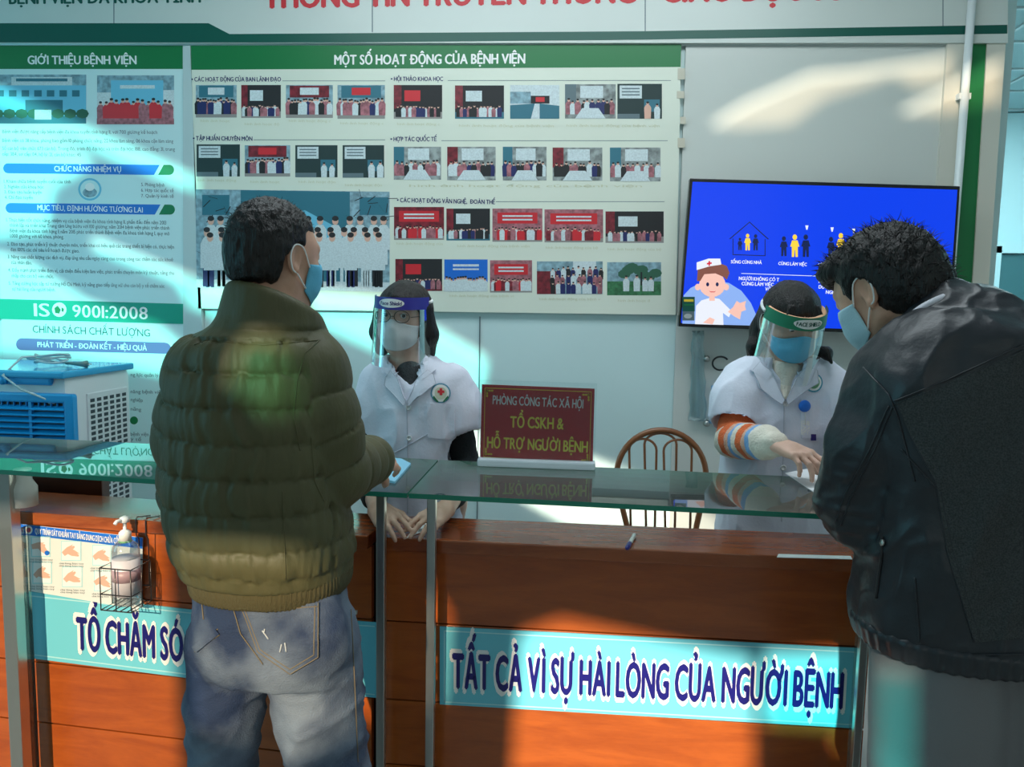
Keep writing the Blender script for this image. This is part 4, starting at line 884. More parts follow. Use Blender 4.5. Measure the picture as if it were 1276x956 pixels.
b = MB(); q = V3(LC[0]+.14, -.6, zl+.004); b.tube([q-V3(.06, 0, -.002), q, q+V3(.028, 0, 0)], [.004, .009, .015], mat('plug_grey', (.12, .24, .24), .5), 10); b.tube([q+V3(.028, .006, 0), q+V3(.045, .006, 0)], .002, STEEL, 6); b.tube([q+V3(.028, -.006, 0), q+V3(.045, -.006, 0)], .002, STEEL, 6); b.build('plug', cb)

# ------------------------------------------------------------------ chair by the wall
CY = -.30; BR = mat('chair_brown', (.22, .075, .022), .35, coat=.3)
ch = thing('bentwood_chair', tuple(AY(824, 800, CY-.2)*V3(1, 1, 0)), 'brown chair with a round arched back of looped bars by the wall', 'chair')
A = lambda px, py: AY(px, py, CY)
b = MB(); pts = [A(840, 690)*1.0]
pts = [A(842, 690), A(834, 655), A(800, 615)] if False else []
cx = 824; arc = [A(cx+55.5*math.sin(math.radians(a)), 592-56*math.cos(math.radians(a))) for a in range(-100, 101, 8)]
Ll = [A(846, 720), A(836, 672), A(775, 620)]; 
left = [A(790, 700), A(781, 655), A(770, 610)]; right = [A(878, 610), A(868, 655), A(860, 700)]
b.tube(left+arc+right, .0125, BR, 10); b.build('back_hoop', ch)
def loop(x0, x1, yt, yb):
    w_ = (x1-x0)/2; m = (x0+x1)/2
    return [A(x0+3, yb)]+[A(m-w_*math.cos(math.radians(a)), yt+14-14*math.sin(math.radians(a)) if True else 0) for a in range(0, 181, 15)]+[A(x1-3, yb)]
for x0, x1, yt in ((784, 818, 547), (803, 843, 540), (827, 862, 548)):
    b = MB(); b.tube(loop(x0, x1, yt, 705), .0052, BR, 8); b.build('back_loop', ch)
zs = .45; sx = A(824, 700)[0]; b = MB(); b.lathe([(.001, 0), (.19, 0), (.205, .012), (.205, .03), (.19, .042), (.001, .048)], (sx, CY-.19, zs-.045), mat('seat_vinyl', (.10, .03, .02), .4), 28); b.build('seat', ch)
for dx, dy in ((-.15, -.33), (.15, -.33), (-.15, -.03), (.15, -.03)):
    b = MB(); b.tube([V3(sx+dx*.85, CY+dy, zs-.04), V3(sx+dx*1.15, CY+dy*1.1+.01, 0)], .0115, BR, 10); b.build('leg', ch)
b = MB(); b.tube([(sx+.15*math.cos(a*.3142), CY-.19+.13*math.sin(a*.3142), .2) for a in range(20)], .007, BR, 8, True); b.build('stretcher_ring', ch)
for s_, L_ in ((-1, left), (1, right)): b = MB(); b.tube([L_[0] if s_ < 0 else L_[-1], V3(sx+s_*.135, CY-.02, zs-.02)], .0125, BR, 10); b.build('back_support', ch)

# ------------------------------------------------------------------ bits on the wall below the screen
b = MB(); q = AY(885, 452, -.02); pts = [q+V3(.04+.035*math.cos(a), -.03-.03*math.sin(a)*0-.0, .03*math.sin(a)) for a in np.linspace(.6, 4.6, 14)]
b.tube([V3(p_[0], -.05, p_[2]) for p_ in pts]+[V3(q[0]+.07, -.014, q[2]-.03)], .004, BLK, 8); tag(b.build('wire_hook'), 'black curved wire hook on the wall beside the white coat', 'hook')
for py, lab in ((447, 'small steel wall peg above the hanging plastic'), (527, 'small steel wall peg below the hanging plastic')):
    q = AY(880, py, -.012); b = MB(); b.lathe([(.016, 0), (.016, .004), (.009, .006), (.009, .022), (.013, .024), (.013, .03), (.004, .032)], (q[0], -.0125, q[2]), STEEL, 14, (0, -1, 0)); tag(b.build('wall_peg'), lab, 'peg')
PB = glassmat('bag_plastic', (.80, .90, .92), .5, .15, .10); V = []; Fq = []
for i in range(15):
    for j in range(8):
        u = j/7; v_ = i/14; a = AY(862+14*u-(4*v_)+v_*8*u, 412+112*v_, -.03); V.append(a+V3(.004*math.sin(i*1.7+j), -.008-.012*math.sin(math.pi*u)*(.4+.6*v_)-.004*math.sin(i*2.3+j*1.9), 0))
for i in range(14):
    for j in range(7): Fq.append([i*8+j, i*8+j+1, i*8+j+9, i*8+j+8])
b = MB(); b.add(V, Fq, PB, True); o = b.build('plastic_bag'); md = o.modifiers.new('t', 'SOLIDIFY'); md.thickness = .001; tag(o, 'clear plastic sleeve hanging on the wall under the corner of the television', 'bag')
b = MB(); q = AY(893, 505, -.05); b.box((q[0], -.036, q[2]), (.022, .022, .085), mat('blue_box', (.02, .30, .60), .4), bev=.006); tag(b.build('blue_holder'), 'narrow bright blue holder on the wall behind the striped sleeve', 'holder')
s = Sheet((0, -.02, 0), N_); s.prism([s.P(q)+V3(0, .004, 0) for q in ((1018, 553), (1050, 553), (1056, 500), (1022, 498))], N_, .004, LCY); lf = s.build('leaflet'); tag(lf, 'light blue leaflet with a small picture on the wall behind the person in black', 'leaflet')
s = Sheet((0, -.02, 0), N_); s.poly([(1047, 553), (1050, 553), (1056, 500), (1053, 500)], YEL, 1); s.ell(1036, 525, 9, 12, PALE, 1); s.ell(1034, 522, 4, 4, SKINP, 2); s.poly([(1028, 533), (1042, 533), (1038, 524), (1031, 526)], SKINP, 2)
for k in range(3): s.rect(1022, 540+3.4*k, 1044, 541.2+3.4*k, WHT, 2)
s.build('print', lf)
for i, (x, y, w_, h_) in enumerate(((849, 92, 9, 14), (848, 118, 9, 9), (851, 150, 7, 9), (849, 178, 9, 12))):
    s = Sheet((0, -.0245, 0), N_); s.prism([s.P(q)+V3(0, .001, 0) for q in ((x-w_/2, y+h_/2), (x+w_/2, y+h_/2), (x+w_/2, y-h_/2), (x-w_/2, y-h_/2))], N_, .001, mat('old_tape', (.56, .52, .42), .5))
    o = s.build('tape_piece'); tag(o, ('topmost', 'second from the top', 'third from the top', 'lowest')[i]+' yellowed tape piece on the edge of the picture board', 'tape', 'tape pieces along the board edge')
# ------------------------------------------------------------------ people
SKIN = mat('skin', (.60, .33, .22), .5, bump=.08, bscale=240, var=.12, vscale=30); SKIN2 = mat('skin_light', (.66, .40, .30), .5, bump=.06, bscale=240, var=.10, vscale=30)
HAIR = mat('black_hair', (.010, .008, .007), .38, bump=.5, bscale=70, stretch=(5, 5, .7), spec=.35)
LIP = mat('lip', (.40, .14, .12), .4); EYEW = mat('eye_white', (.75, .74, .72), .2); IRIS = mat('eye_dark', (.012, .008, .006), .1)
MASKB = mat('mask_light_blue', (.13, .50, .72), .75, bump=.15, bscale=300); MASKP = mat('mask_pale_blue', (.42, .66, .74), .75, bump=.15, bscale=300); MASKW = mat('mask_white', (.78, .76, .76), .7, bump=.1, bscale=200); LOOPM = mat('ear_loop', (.85, .85, .83), .7)
DARKT = mat('dark_trousers', (.02, .022, .028), .8, bump=.2, bscale=200); SHOE = mat('shoe_black', (.015, .014, .014), .35)
def limb(v, pts, r, k=.02): v.chain(pts, r, k)
def loc(P): return lambda x, y, z: P[0]+P[1] @ (V3(x, y, z)*P[2])
def base_body(v, J, R, sc, hr, fem=False):
    """one skin from crown to soles; joints J in world space"""
    head(v, J['head'], R, sc, fem)
    v.cone(J['head']+R @ V3(0, -.022, -.05)*sc, J['neck'], .052*sc*(.86 if fem else 1), .058*sc*(.88 if fem else 1), .02)
    for s_ in 'LR': v.cone(J['neck']-V3(0, 0, .02), J['sh'+s_], .05, .045, .03)
    v.cone(J['neck'], J['chest'], .055, .085, .04); v.cone(J['chest'], J['pelvis'], .085, .085, .05)
    for s_ in 'LR':
        v.chain([J['sh'+s_], J['el'+s_], J['wr'+s_]], [.044, .035, .0235], .015)
        v.cone(J['pelvis'], J['hip'+s_], .08, .075, .04); v.chain([J['hip'+s_], J['kn'+s_], J['an'+s_]], [.070, .046, .036], .02)
        f = J['an'+s_]; d = J['toe'+s_]; v.cone(V3(f[0], f[1], .042), V3(d[0], d[1], .034), .036, .028, .02)
def feet(J, par, mt=SHOE):
    for s_ in 'LR':
        f, d = J['an'+s_], J['toe'+s_]; e = nrm(V3(d[0]-f[0], d[1]-f[1], 0)); v = Vol(np.minimum(f, d)*V3(1, 1, 0)-V3(.13, .13, .0), np.maximum(f, d)*V3(1, 1, 0)+V3(.13, .13, .17), .006)
        h = V3(f[0], f[1], .05)-e*.035; v.cone(h, V3(d[0], d[1], .036), .044, .036, .02); v.cone(V3(f[0], f[1], .06), V3(f[0], f[1], .12), .05, .046, .02); v.box(((h[0]+d[0])/2, (h[1]+d[1])/2, .012), (.047, .15, .012), .01, R=np.array(Matrix.Rotation(math.atan2(e[1], e[0])-math.pi/2, 3, 'Z')), k=.008)
        v.cut((0, 0, .003), (0, 0, -1)); V, Fc = v.mesh(); V[:, 2] -= V[:, 2].min(); mesh_obj('shoe', V, Fc, mt, par)
def legs_std(J, ly, dx=.09, cx=None, z=.86, fwd=V3(0, -1, 0)):
    c = cx if cx is not None else J['pelvis'][0]; r_ = nrm(np.cross(fwd, V3(0, 0, 1)))
    for s_, k in (('L', -1), ('R', 1)):
        o = V3(c, ly, 0)+r_*k*dx; J['hip'+s_] = o*1.0+V3(0, 0, z); J['kn'+s_] = o+fwd*.01+V3(0, 0, .46); J['an'+s_] = o-fwd*.01+V3(0, 0, .085); J['toe'+s_] = o+fwd*.15+r_*k*.02
def eyes(par, P, look=(0, 1, -.1), lids=0.):
    q = loc(P)
    for s_ in (-1, 1):
        b = MB(); c = q(s_*.031, .083, .0175); r_ = .0118*P[2]; d = P[1] @ nrm(look)
        b.lathe([(r_*math.sin(a)+1e-5, r_*-math.cos(a)) for a in np.linspace(0, math.pi, 12)], c, EYEW, 16, tuple(d))
        b.lathe([(r_*1.01*math.sin(a)+1e-5, r_*1.012*math.cos(a)) for a in np.linspace(.52, 0, 5)], c, IRIS, 14, tuple(d)); b.build('eye', par)
def facemask(par, P, tree, mt, z0=.004, z1=-.098, wide=68, bulge=.012, name='face_mask', pleats=3, off=.004, loops=True):
    c, R, sc = P; q = loc(P); nu, nv = 33, 19; V = []; N2 = []
    for j in range(nv):
        v_ = j/(nv-1); zz = z0+(z1-z0)*v_
        for i in range(nu):
            u = -1+2*i/(nu-1); a = math.radians(wide)*u; nose = .018*max(0, 1-abs(u)*3)*(1 if v_ < .3 else max(0, 1-(v_-.3)*3))*0
            zl = zz+(.016*max(0, 1-abs(u)*2.2) if j == 0 else .016*max(0, 1-abs(u)*2.2)*(1-v_)**2)-(.012*abs(u)*(1-v_))+(.030*u*u*v_)
            o = q(.30*math.sin(a), .015+.30*math.cos(a), zl); d = nrm(q(0, .015, zl)-o); h = tree.ray_cast(Vector(o), Vector(d))
            hp = np.array(h[0]) if h[0] is not None else q(.062*math.sin(a), .015+.075*math.cos(a), zl)
            loc_ = R.T @ (hp-c)/sc; rr = math.hypot(loc_[0], loc_[1]-.015); rmin = .066+.020*math.cos(a)*(math.sin(math.pi*min(1, v_*.9+.08)))
            rr = max(rr, rmin*(1 if abs(u) < .8 else 1-.3*(abs(u)-.8)))+off+bulge*(math.cos(a*90/wide))*math.sin(math.pi*min(1, .12+v_*.86))+(.0014*math.sin(v_*math.pi*2*pleats) if pleats else 0)*(1-u*u)
            V.append(q(rr*math.sin(a), .015+rr*math.cos(a), zl)); N2.append(-d)
    # even out dents
    A = np.array(V).reshape(nv, nu, 3)
    for _ in range(6): A[:, 1:-1] = .5*A[:, 1:-1]+.25*(A[:, :-2]+A[:, 2:]); A[1:-1] = .6*A[1:-1]+.2*(A[:-2]+A[2:])
    V = A.reshape(-1, 3); fs = [[j*nu+i, (j+1)*nu+i, (j+1)*nu+i+1, j*nu+i+1] for j in range(nv-1) for i in range(nu-1)]
    b = MB(); b.add(list(V), fs, mt, True); o = b.build(name, par); md = o.modifiers.new('t', 'SOLIDIFY'); md.thickness = .002; md.offset = 1
    if not loops: return o
    for s_, col in ((-1, 0), (1, nu-1)):
        b = MB(); top, bot = V[2*nu+col], V[(nv-3)*nu+col]; ear = [(.080, .008, .022), (.083, -.018, .024), (.084, -.028, .0), (.082, -.018, -.028), (.078, .0, -.036)]
        pts = [top]+[q(s_*x*1.0, y, z) for x, y, z in ear]+[bot]; b.tube(spline(pts, 5), .0016, LOOPM, 6); b.build('ear_loop', par)
    return o
def spline(p, n=6, closed=False):
    p = [np.asarray(q, float) for q in p]; k = len(p); out = []
    for i in range(k if closed else k-1):
        a, b, c, d = (p[(i+j-1) % k] if closed else p[min(max(i+j-1, 0), k-1)] for j in range(4))
        for j in range(n):
            t = j/n; out.append(.5*((2*b)+(c-a)*t+(2*a-5*b+4*c-d)*t*t+(3*b-a-3*c+d)*t**3))
    if not closed: out.append(p[-1])
    return out
def shield(par, P, col, word, tint, zt=.078, zb=-.150, wide=82):
    c, R, sc = P; q = loc(P)
    def sp(a, z, off=0): return q((.094+off+.010*(zt-z)/.2)*math.sin(a)*1.0, .0+(.122+off+.020*(zt-z)/.2)*math.cos(a), z)
    nu, nv = 41, 14; W = math.radians(wide)
    V = [sp(-W+2*W*i/(nu-1), zt+(zb-zt)*j/(nv-1)+(.03*(abs(-1+2*i/(nu-1)))**4*(j/(nv-1)))) for j in range(nv) for i in range(nu)]
    fs = [[j*nu+i, (j+1)*nu+i, (j+1)*nu+i+1, j*nu+i+1] for j in range(nv-1) for i in range(nu-1)]
    sh = MB(); sh.add(V, fs, glassmat('visor', (.90, .94, .95), .55, .03, .025), True); so2 = sh.build('face_shield', par)
    b = MB(); V = [sp(-W+2*W*i/(nu-1), z, .0012) for z in (zt, zt-.040) for i in range(nu)]; b.add(V, [[i, nu+i, nu+i+1, i+1] for i in range(nu-1)], col, True); b.build('printed_band', so2)
    b = MB(); b.tube([sp(-W+2*W*i/(nu-1), zt-.012, -.012) for i in range(nu)], .009, mat('foam', tint, .9), 8); b.build('foam_strip', so2)
    b = MB(); b.tube([q(.096*math.cos(t), .02-.122*math.sin(t)*(1 if math.sin(t) > 0 else .1), zt-.018+.004*math.sin(t)) for t in np.linspace(-.1, math.pi+.1, 24)], .005, mat('elastic', (.7, .72, .72), .7), 6); b.build('elastic_strap', so2)
    b = MB(); v, f, w_ = layout(word, 0, .08); H = .0125; Lx = .085; rad = .112
    el = [(.052*math.cos(t), .0145*math.sin(t)) for t in np.linspace(0, 2*math.pi, 28, False)]
    on = lambda x, z, o: sp(x/rad, zt-.019+z, o)
    nn = 24; xs_ = np.cos(np.linspace(math.pi, 0, nn))*.052; b.add([on(x, sg*.0145*math.sqrt(max(0, 1-(x/.052)**2)), .0022) for sg in (-1, 1) for x in xs_], [[i, i+1, nn+i+1, nn+i][::-1] for i in range(nn-1)], WHT)
    for dx, dz in ((0, 0), (.0006, 0), (-.0006, 0), (0, .0005)): b.add([on(-(vx/w_-.5)*Lx+dx, (vy/.73-.5)*H+dz, .0030) for vx, vy in v], [g_[::-1] for g_ in f], INK if col is not GRN2 else DKG)
    b.build('shield_lettering', so2)
GRN2 = mat('band_green', (.01, .20, .10), .4); VIO = mat('band_violet', (.03, .025, .30), .4)
def coat_noise(V, Fc, amp, seed, st=(1, 1, 1), f=14, fo=0.):
    if fo: V = V+normals(V, Fc)*folds(V-np.outer(V[:, 0], V3(0, 0, .6)), fo, seed+5, (1, 1, .4), 12)[:, None]
    N = normals(V, Fc); n = noise(V*np.array(st)*f, seed)*.6+noise(V*np.array(st)*f*2.3, seed+1)*.3; n = np.sign(n)*np.abs(n)**.8
    return V+N*(n*amp)[:, None]

# ---- man in the padded jacket
YM = -2.02; P_ = lambda px, py, y=YM: AY(px, py, y)
m1 = thing('person', (P_(340, 700)[0], YM, 0), 'person seen from behind in an olive green padded jacket and faded blue jeans', 'person')
R1 = rot(-.50, .12, .0); H1 = (P_(343, 322, -2.0), R1, .90)
J = dict(head=H1[0], neck=P_(334, 398, -2.03), chest=P_(325, 500), pelvis=P_(340, 775), shL=P_(250, 470), elL=P_(238, 612, -1.98), wrL=P_(262, 640, -1.74), shR=P_(386, 466), elR=P_(418, 588, -1.99), wrR=P_(460, 574, -1.80),
 hipL=P_(290, 800), knL=P_(282, 1010, -2.0), anL=V3(0, 0, 0), hipR=P_(388, 800), knR=P_(414, 1010, -2.0), anR=V3(0, 0, 0))
for s_ in 'LR': J['an'+s_] = V3(J['kn'+s_][0]+(-.01 if s_ == 'L' else .02), -2.04, .085); J['toe'+s_] = J['an'+s_]*V3(1, 1, 0)+V3(.03, .15, 0)
v = Vol((-1.05, -2.35, -.01), (-.10, -1.60, 1.76), .0035)
base_body(v, J, R1, .90, 1); wd = nrm(V3(.25, 1, -.10)); hand(v, J['wrR']+wd*.01, wd, (-.75, .1, -.6), -1, (.4, .5, .6, .65), .5, .95)
hand(v, J['wrL'], nrm(V3(.5, .8, -.1)), (.3, 0, -1), 1, (.5, .5, .5, .5), .5, .95)
V, Fc = v.mesh(); mesh_obj('body', V, Fc, SKIN, m1); T1 = bvh(V, Fc)
eyes(m1, H1); facemask(m1, H1, T1, MASKB, wide=74)
c, q = H1[0], loc(H1)
v = Vol(c-.15, c+.17, .003)                                       # cropped hair
v.ell(q(0, -.012, .034), (.074, .094, .086), R1, 0); v.ell(q(0, -.02, .0), (.072, .085, .080), R1, .02); v.ell(q(0, -.05, -.03), (.058, .048, .050), R1, .02)
v.box(q(0, .10, -.03), (.12, .075, .085), .02, R1, .01, True)
for s_ in (-1, 1): v.ell(q(s_*.082, .0, -.018), (.02, .030, .045), R1, .006, True); v.box(q(s_*.09, .03, -.055), (.05, .06, .05), .01, R1, .006, True)
v.box(q(0, -.05, -.108), (.12, .12, .040), .01, R1, .012, True)
def hairy(v, amp, sd, f=55, st=(1, 1, .35)):
    V, Fc = v.mesh(); N = normals(V, Fc); n = noise(V*np.array(st)*f*2, sd)*.6+noise(V*np.array(st)*f*4, sd+3)*.4; return V+N*(n*amp)[:, None], Fc
V, Fc = hairy(v, .004, 5); ho = mesh_obj('hair', V, Fc, HAIR, m1)
def strands(V, Fc, n, L0, sd, par, keep, up=V3(0, 0, 1), jit=.5, r=.0009):
    N = normals(V, Fc); g = np.random.RandomState(sd); idx = [i for i in g.permutation(len(V)) if keep(V[i], N[i])][:n]; b = MB()
    for i in idx:
        d = nrm(N[i]*.7+up*.5+g.randn(3)*jit); L = L0*g.uniform(.5, 1.2); p = V[i]-N[i]*.003; e = nrm(d+V3(0, 0, -.5)+g.randn(3)*.2); b.tube([p, p+d*L*.5, p+d*L*.75+e*L*.3], [r, r*.8, r*.2], HAIR, 3)
    o = b.build('hair_strands', par); o['kind'] = 'stuff'; return o
strands(V, Fc, 500, .009, 2, ho, lambda p, n: n[2] > .15, R1[:, 1]*.3+V3(0, 0, .5))
# padded jacket
OLV = mat('olive_nylon', (.090, .084, .034), .58, bump=.55, bscale=26, stretch=(1, 1, .35), spec=.4, var=.12, vscale=12); RIBM = mat('olive_rib', (.085, .072, .028), .8, bump=.5, bscale=260, stretch=(3, 3, .2))
mm = lambda a: a*1.58e-3
def rows(lst, y, dy, tu=0., mmf=1.58e-3):
    out = []
    for py, l, r_, ry in lst: q_ = AY((l+r_)/2, py, y+dy); out.append((q_[2], q_[0], q_[1], (r_-l)/2*mmf, ry, tu))
    return out
v = Vol((-1.12, -2.35, .78), (-.12, -1.58, 1.60), .0045)
v.trunk(rows([(394, 292, 384, .075), (408, 274, 396, .095), (428, 244, 410, .118), (455, 226, 420, .132), (500, 216, 424, .145), (560, 216, 426, .15), (620, 214, 430, .152), (670, 219, 438, .150), (708, 230, 440, .145)], YM, 0, -.10), .0, 2.3)
armL = [P_(257, 468), P_(238, 540), P_(241, 612, -1.98), J['wrL']]; armR = [P_(384, 464), P_(400, 530), P_(418, 588, -1.99), J['wrR']]
v.chain(armL, [.074, .063, .058, .048], .03); v.chain(armR, [.076, .070, .062, .050], .018)
cz = P_(338, 372, -2.02); v.trunk([(P_(338, 405)[2], cz[0], -2.03, .098, .090, -.4), (P_(338, 372)[2], cz[0]+.004, -2.025, .090, .082, -.4), (P_(338, 350)[2], cz[0]+.006, -2.02, .082, .076, -.4)], .02, 2)
v.trunk([(P_(338, 392)[2], cz[0]+.004, -2.02, .070, .066, -.4), (P_(338, 330)[2], cz[0]+.01, -2.01, .070, .066, -.4)], .006, 2, True)
v.cut(P_(286, 348, -2.1), nrm(V3(.30, .34, 1)), .004)
V, Fc = v.mesh(2); N = normals(V, Fc)
sa, da = along(V, armL); sb, db = along(V, armR); isA = np.where(da < db, (da < .088) & (V[:, 0] < P_(228, 500)[0]), (db < .092) & (V[:, 0] > P_(392, 500)[0]))
seamz = np.array([P_(325, y, -2.16)[2] for y in (405, 428, 468, 512, 556, 600, 645, 690, 724, 760)])[::-1]
def puff(t, s0):
    i = np.clip(np.searchsorted(s0, t)-1, 0, len(s0)-2); f = (t-s0[i])/(s0[i+1]-s0[i]); f = np.clip(f, 0, 1); return np.sqrt(np.maximum(1-(2*f-1)**2, 0))**.8, f, i
pt, ft, it = puff(V[:, 2], seamz); arms_s = np.where(da < db, sa, sb); pa, fa, ia = puff(arms_s, np.arange(-.02, .7, .068))
band = V[:, 2] < P_(325, 723, -2.16)[2]; yoke = (V[:, 2] > seamz[-2]) & ~isA
amp = np.where(isA, pa*.010, pt*.010); amp[yoke] = .009; amp[band & ~isA] = .002
th = np.arctan2(V[:, 0]-P_(325, 560)[0], -(V[:, 1]-YM))+.10*noise(V*13, 77)+.05*noise(V*30, 78)           # creases running up from the seams
wr = noise(np.stack([th*11, it*3.1+V[:, 2]*3, np.zeros(len(V))], 1), 7)+.6*noise(np.stack([th*22, it*5.3+V[:, 2]*5, np.zeros(len(V))], 1), 9)
wa = noise(np.stack([V[:, 1]*26+V[:, 0]*10, ia*3.1+arms_s*5, np.zeros(len(V))], 1), 17)
amp += np.where(yoke | isA, 0, folds(np.stack([th*.36+V[:, 2]*.22, V[:, 2]*.55, it*.7], 1), .0075, 13, f=20)*(1.2-pt))
amp += np.where(isA, wa*.0050*(1.1-pa*.6), np.where(yoke | band, noise(V*12, 3)*.003, wr*.0052*(1.15-pt*.75)))
mid = (np.abs(np.abs(th)-1.25) < .035) & ~isA & ~band & ~yoke; amp[mid] -= .007    # side seams
V = V+N*amp[:, None]; fz = V[Fc].mean(1); bandf = (fz[:, 2] < P_(325, 723, -2.16)[2])
jk = mesh_obj('padded_jacket', V, Fc, OLV, m1); pj = Proj(bvh(V, Fc)); b = MB()
for l in ([(398, 424), (380, 440), (370, 476), (366, 520), (374, 562)], [(242, 430), (258, 424), (330, 430), (396, 424)], [(388, 545), (392, 600), (404, 625)], [(352, 612), (356, 722)]):
    ln_ = pj.line(l, .0)
    if len(ln_) > 2: b.tube(ln_, .0016, OLV, 5)
b.build('seam_stitching', jk)
# knitted hem
v = Vol((-1.0, -2.3, .76), (-.25, -1.75, 1.02), .004)
v.trunk(rows([(702, 236, 440, .143), (716, 238, 440, .143), (729, 241, 436, .138)], YM, 0, -.10), 0, 2.3); V, Fc = v.mesh(); a_ = np.arctan2(V[:, 0]-P_(338, 740)[0], V[:, 1]-YM); V = V+normals(V, Fc)*(np.sin(a_*110)*.0011+.001)[:, None]; mesh_obj('hem_band', V, Fc, RIBM, jk)
for a, nm in ((armL, 'cuff'), (armR, 'cuff')):
    b = MB(); d = nrm(a[-1]-a[-2]); b.tube([a[-1]-d*.01, a[-1]+d*.012, a[-1]+d*.05], [.050, .047, .040], RIBM, 24); b.build(nm, jk)
# jeans
DEN = mat('denim', (.19, .24, .31), .8, bump=.35, bscale=320, var=.7, vscale=6, col2=(.014, .032, .085), lo=.38, hi=.66); SEAMM = mat('denim_seam', (.20, .16, .10), .8)
v = Vol((-1.02, -2.35, .03), (-.14, -1.75, 1.06), .005)
v.trunk(rows([(715, 244, 432, .125), (760, 240, 438, .135), (800, 242, 446, .142), (826, 250, 446, .125)], YM, 0, -.1), 0, 2.2)
LL = [P_(290, 800), P_(281, 880), P_(279, 956), J['knL'], J['anL']]; LR = [P_(388, 800), P_(396, 880), P_(410, 956), J['knR'], J['anR']]
v.chain(LL, [.092, .080, .066, .064, .062], .02); v.chain(LR, [.100, .090, .078, .068, .064], .02)
v.ell(P_(292, 790, -2.09), (.075, .065, .08), None, .03); v.ell(P_(386, 795, -2.09), (.080, .068, .085), None, .03)
v.cut((0, 0, .045), (0, 0, -1))
V, Fc = v.mesh(2); N = normals(V, Fc); n = noise(V*V3(9, 9, 24)+V[:, :1]*V3(0, 0, 14), 21)*.5+noise(V*V3(20, 20, 42), 22)*.3; low = sstep(.85, .60, V[:, 2])
V = V+N*(n*(.003+.004*low)+folds(V-np.outer(V[:, 0], V3(0, 0, .5)), .004+.009*low, 23, (.5, .5, 1.3), 13))[:, None]; jn = mesh_obj('jeans', V, Fc, DEN, m1); pj = Proj(bvh(V, Fc))
b = MB(); pj.patch(b, [(302, 757), (396, 752), (396, 818), (362, 839), (322, 812)], DEN, .001, .003); pj.patch(b, [(241, 806), (270, 784), (274, 790), (246, 812)], DEN, .001, .003); b.build('back_pocket', jn)
b = MB()
for l in ([(302, 757), (322, 812), (362, 839), (396, 818), (396, 752)], [(306, 759), (325, 809), (362, 833), (391, 815), (392, 755)], [(302, 760), (396, 757)], [(288, 748), (300, 790), (328, 828)], [(252, 752), (254, 772)], [(241, 806), (272, 784)], [(243, 812), (274, 791)], [(437, 760), (442, 860), (446, 950)]):
    ln_ = pj.line(l, .0038 if l[0][0] in (302, 306) else .001)
    if len(ln_) > 2: b.tube(ln_, .0011, SEAMM, 5)
b.build('stitching', jn)
b = MB()
for l in ([(328, 785), (336, 796)], [(352, 802), (350, 812)], [(356, 800), (358, 812)], [(331, 783), (330, 789)]): 
    ln_ = pj.line(l, .005)
    if len(ln_) > 1: b = MB(); b.tube(ln_, .0014, mat('worn_thread', (.55, .58, .60), .9), 5); b.build('worn_scratch', jn)
feet(J, m1, mat('shoe_grey', (.06, .06, .065), .6))

# ---- man in black
YR = -2.02; m2 = thing('person', (AY(1225, 700, YR)[0], YR, 0), 'person in a black jacket and grey trousers leaning over the glass shelf', 'person')
R2 = rot(.56, .54, -.07); H2 = (AY(1106, 362, -1.90), R2, 1.0); Q = lambda px, py, y=YR: AY(px, py, y)
J = dict(head=H2[0], neck=Q(1172, 428, -1.97), chest=Q(1215, 520, -2.0), pelvis=Q(1232, 780, -2.00), shL=Q(1112, 490, -1.98), elL=Q(1068, 632, -2.0), wrL=Q(1066, 600, -1.79), shR=Q(1330, 480, -2.02), elR=Q(1380, 640, -1.98), wrR=Q(1330, 640, -1.76))
for s_, px in (('L', 1165), ('R', 1290)): q_ = Q(px, 860, -2.02); J['hip'+s_] = q_; J['kn'+s_] = V3(q_[0], -2.06, .47); J['an'+s_] = V3(q_[0], -2.10, .085); J['toe'+s_] = V3(q_[0]-.02, -1.94, 0)
v = Vol((.30, -2.36, -.01), (1.36, -1.50, 1.76), .0035)
base_body(v, J, R2, 1.0, 1); hd = nrm(V3(-.15, 1, .0)); hand(v, J['wrL'], hd, (.8, 0, -.6), 1, (.25, .3, .35, .4), .4); hand(v, J['wrR'], nrm(V3(-.4, .9, -.1)), (0, 0, -1), -1, (.4, .4, .4, .4), .4)
V, Fc = v.mesh(); mesh_obj('body', V, Fc, SKIN, m2); T2 = bvh(V, Fc); eyes(m2, H2, (0, 1, -.4)); facemask(m2, H2, T2, MASKP, wide=76, z1=-.105)
c, q = H2[0], loc(H2); v = Vol(c-.18, c+.18, .003)
v.ell(q(0, -.010, .038), (.087, .106, .092), R2, 0); v.ell(q(0, -.035, .0), (.083, .088, .088), R2, .02); v.ell(q(0, -.062, -.035), (.068, .050, .052), R2, .02); v.ell(q(0, .06, .085), (.07, .05, .035), R2, .03)
v.box(q(0, .115, -.03), (.12, .07, .090), .02, R2, .012, True)
for s_ in (-1, 1): v.ell(q(s_*.084, .002, -.018), (.02, .030, .045), R2, .006, True); v.box(q(s_*.09, .045, -.06), (.05, .055, .055), .01, R2, .006, True)
v.box(q(0, -.05, -.125), (.12, .12, .040), .01, R2, .012, True)
V, Fc = hairy(v, .0045, 15, 48, (1, 1, .3)); ho = mesh_obj('hair', V, Fc, HAIR, m2); strands(V, Fc, 900, .022, 8, ho, lambda p, n: n[2] > .1 or (p-c)@R2[:, 1] < -.06, R2[:, 1]*.4+V3(0, 0, .2), .35)
NYL = mat('black_nylon', (.021, .024, .029), .40, bump=.35, bscale=20, spec=.45); WOOL = mat('charcoal_wool', (.085, .092, .092), .95, bump=.7, bscale=420, var=.45, vscale=380, spec=.2)
v = Vol((.30, -2.42, .76), (1.36, -1.50, 1.62), .005)
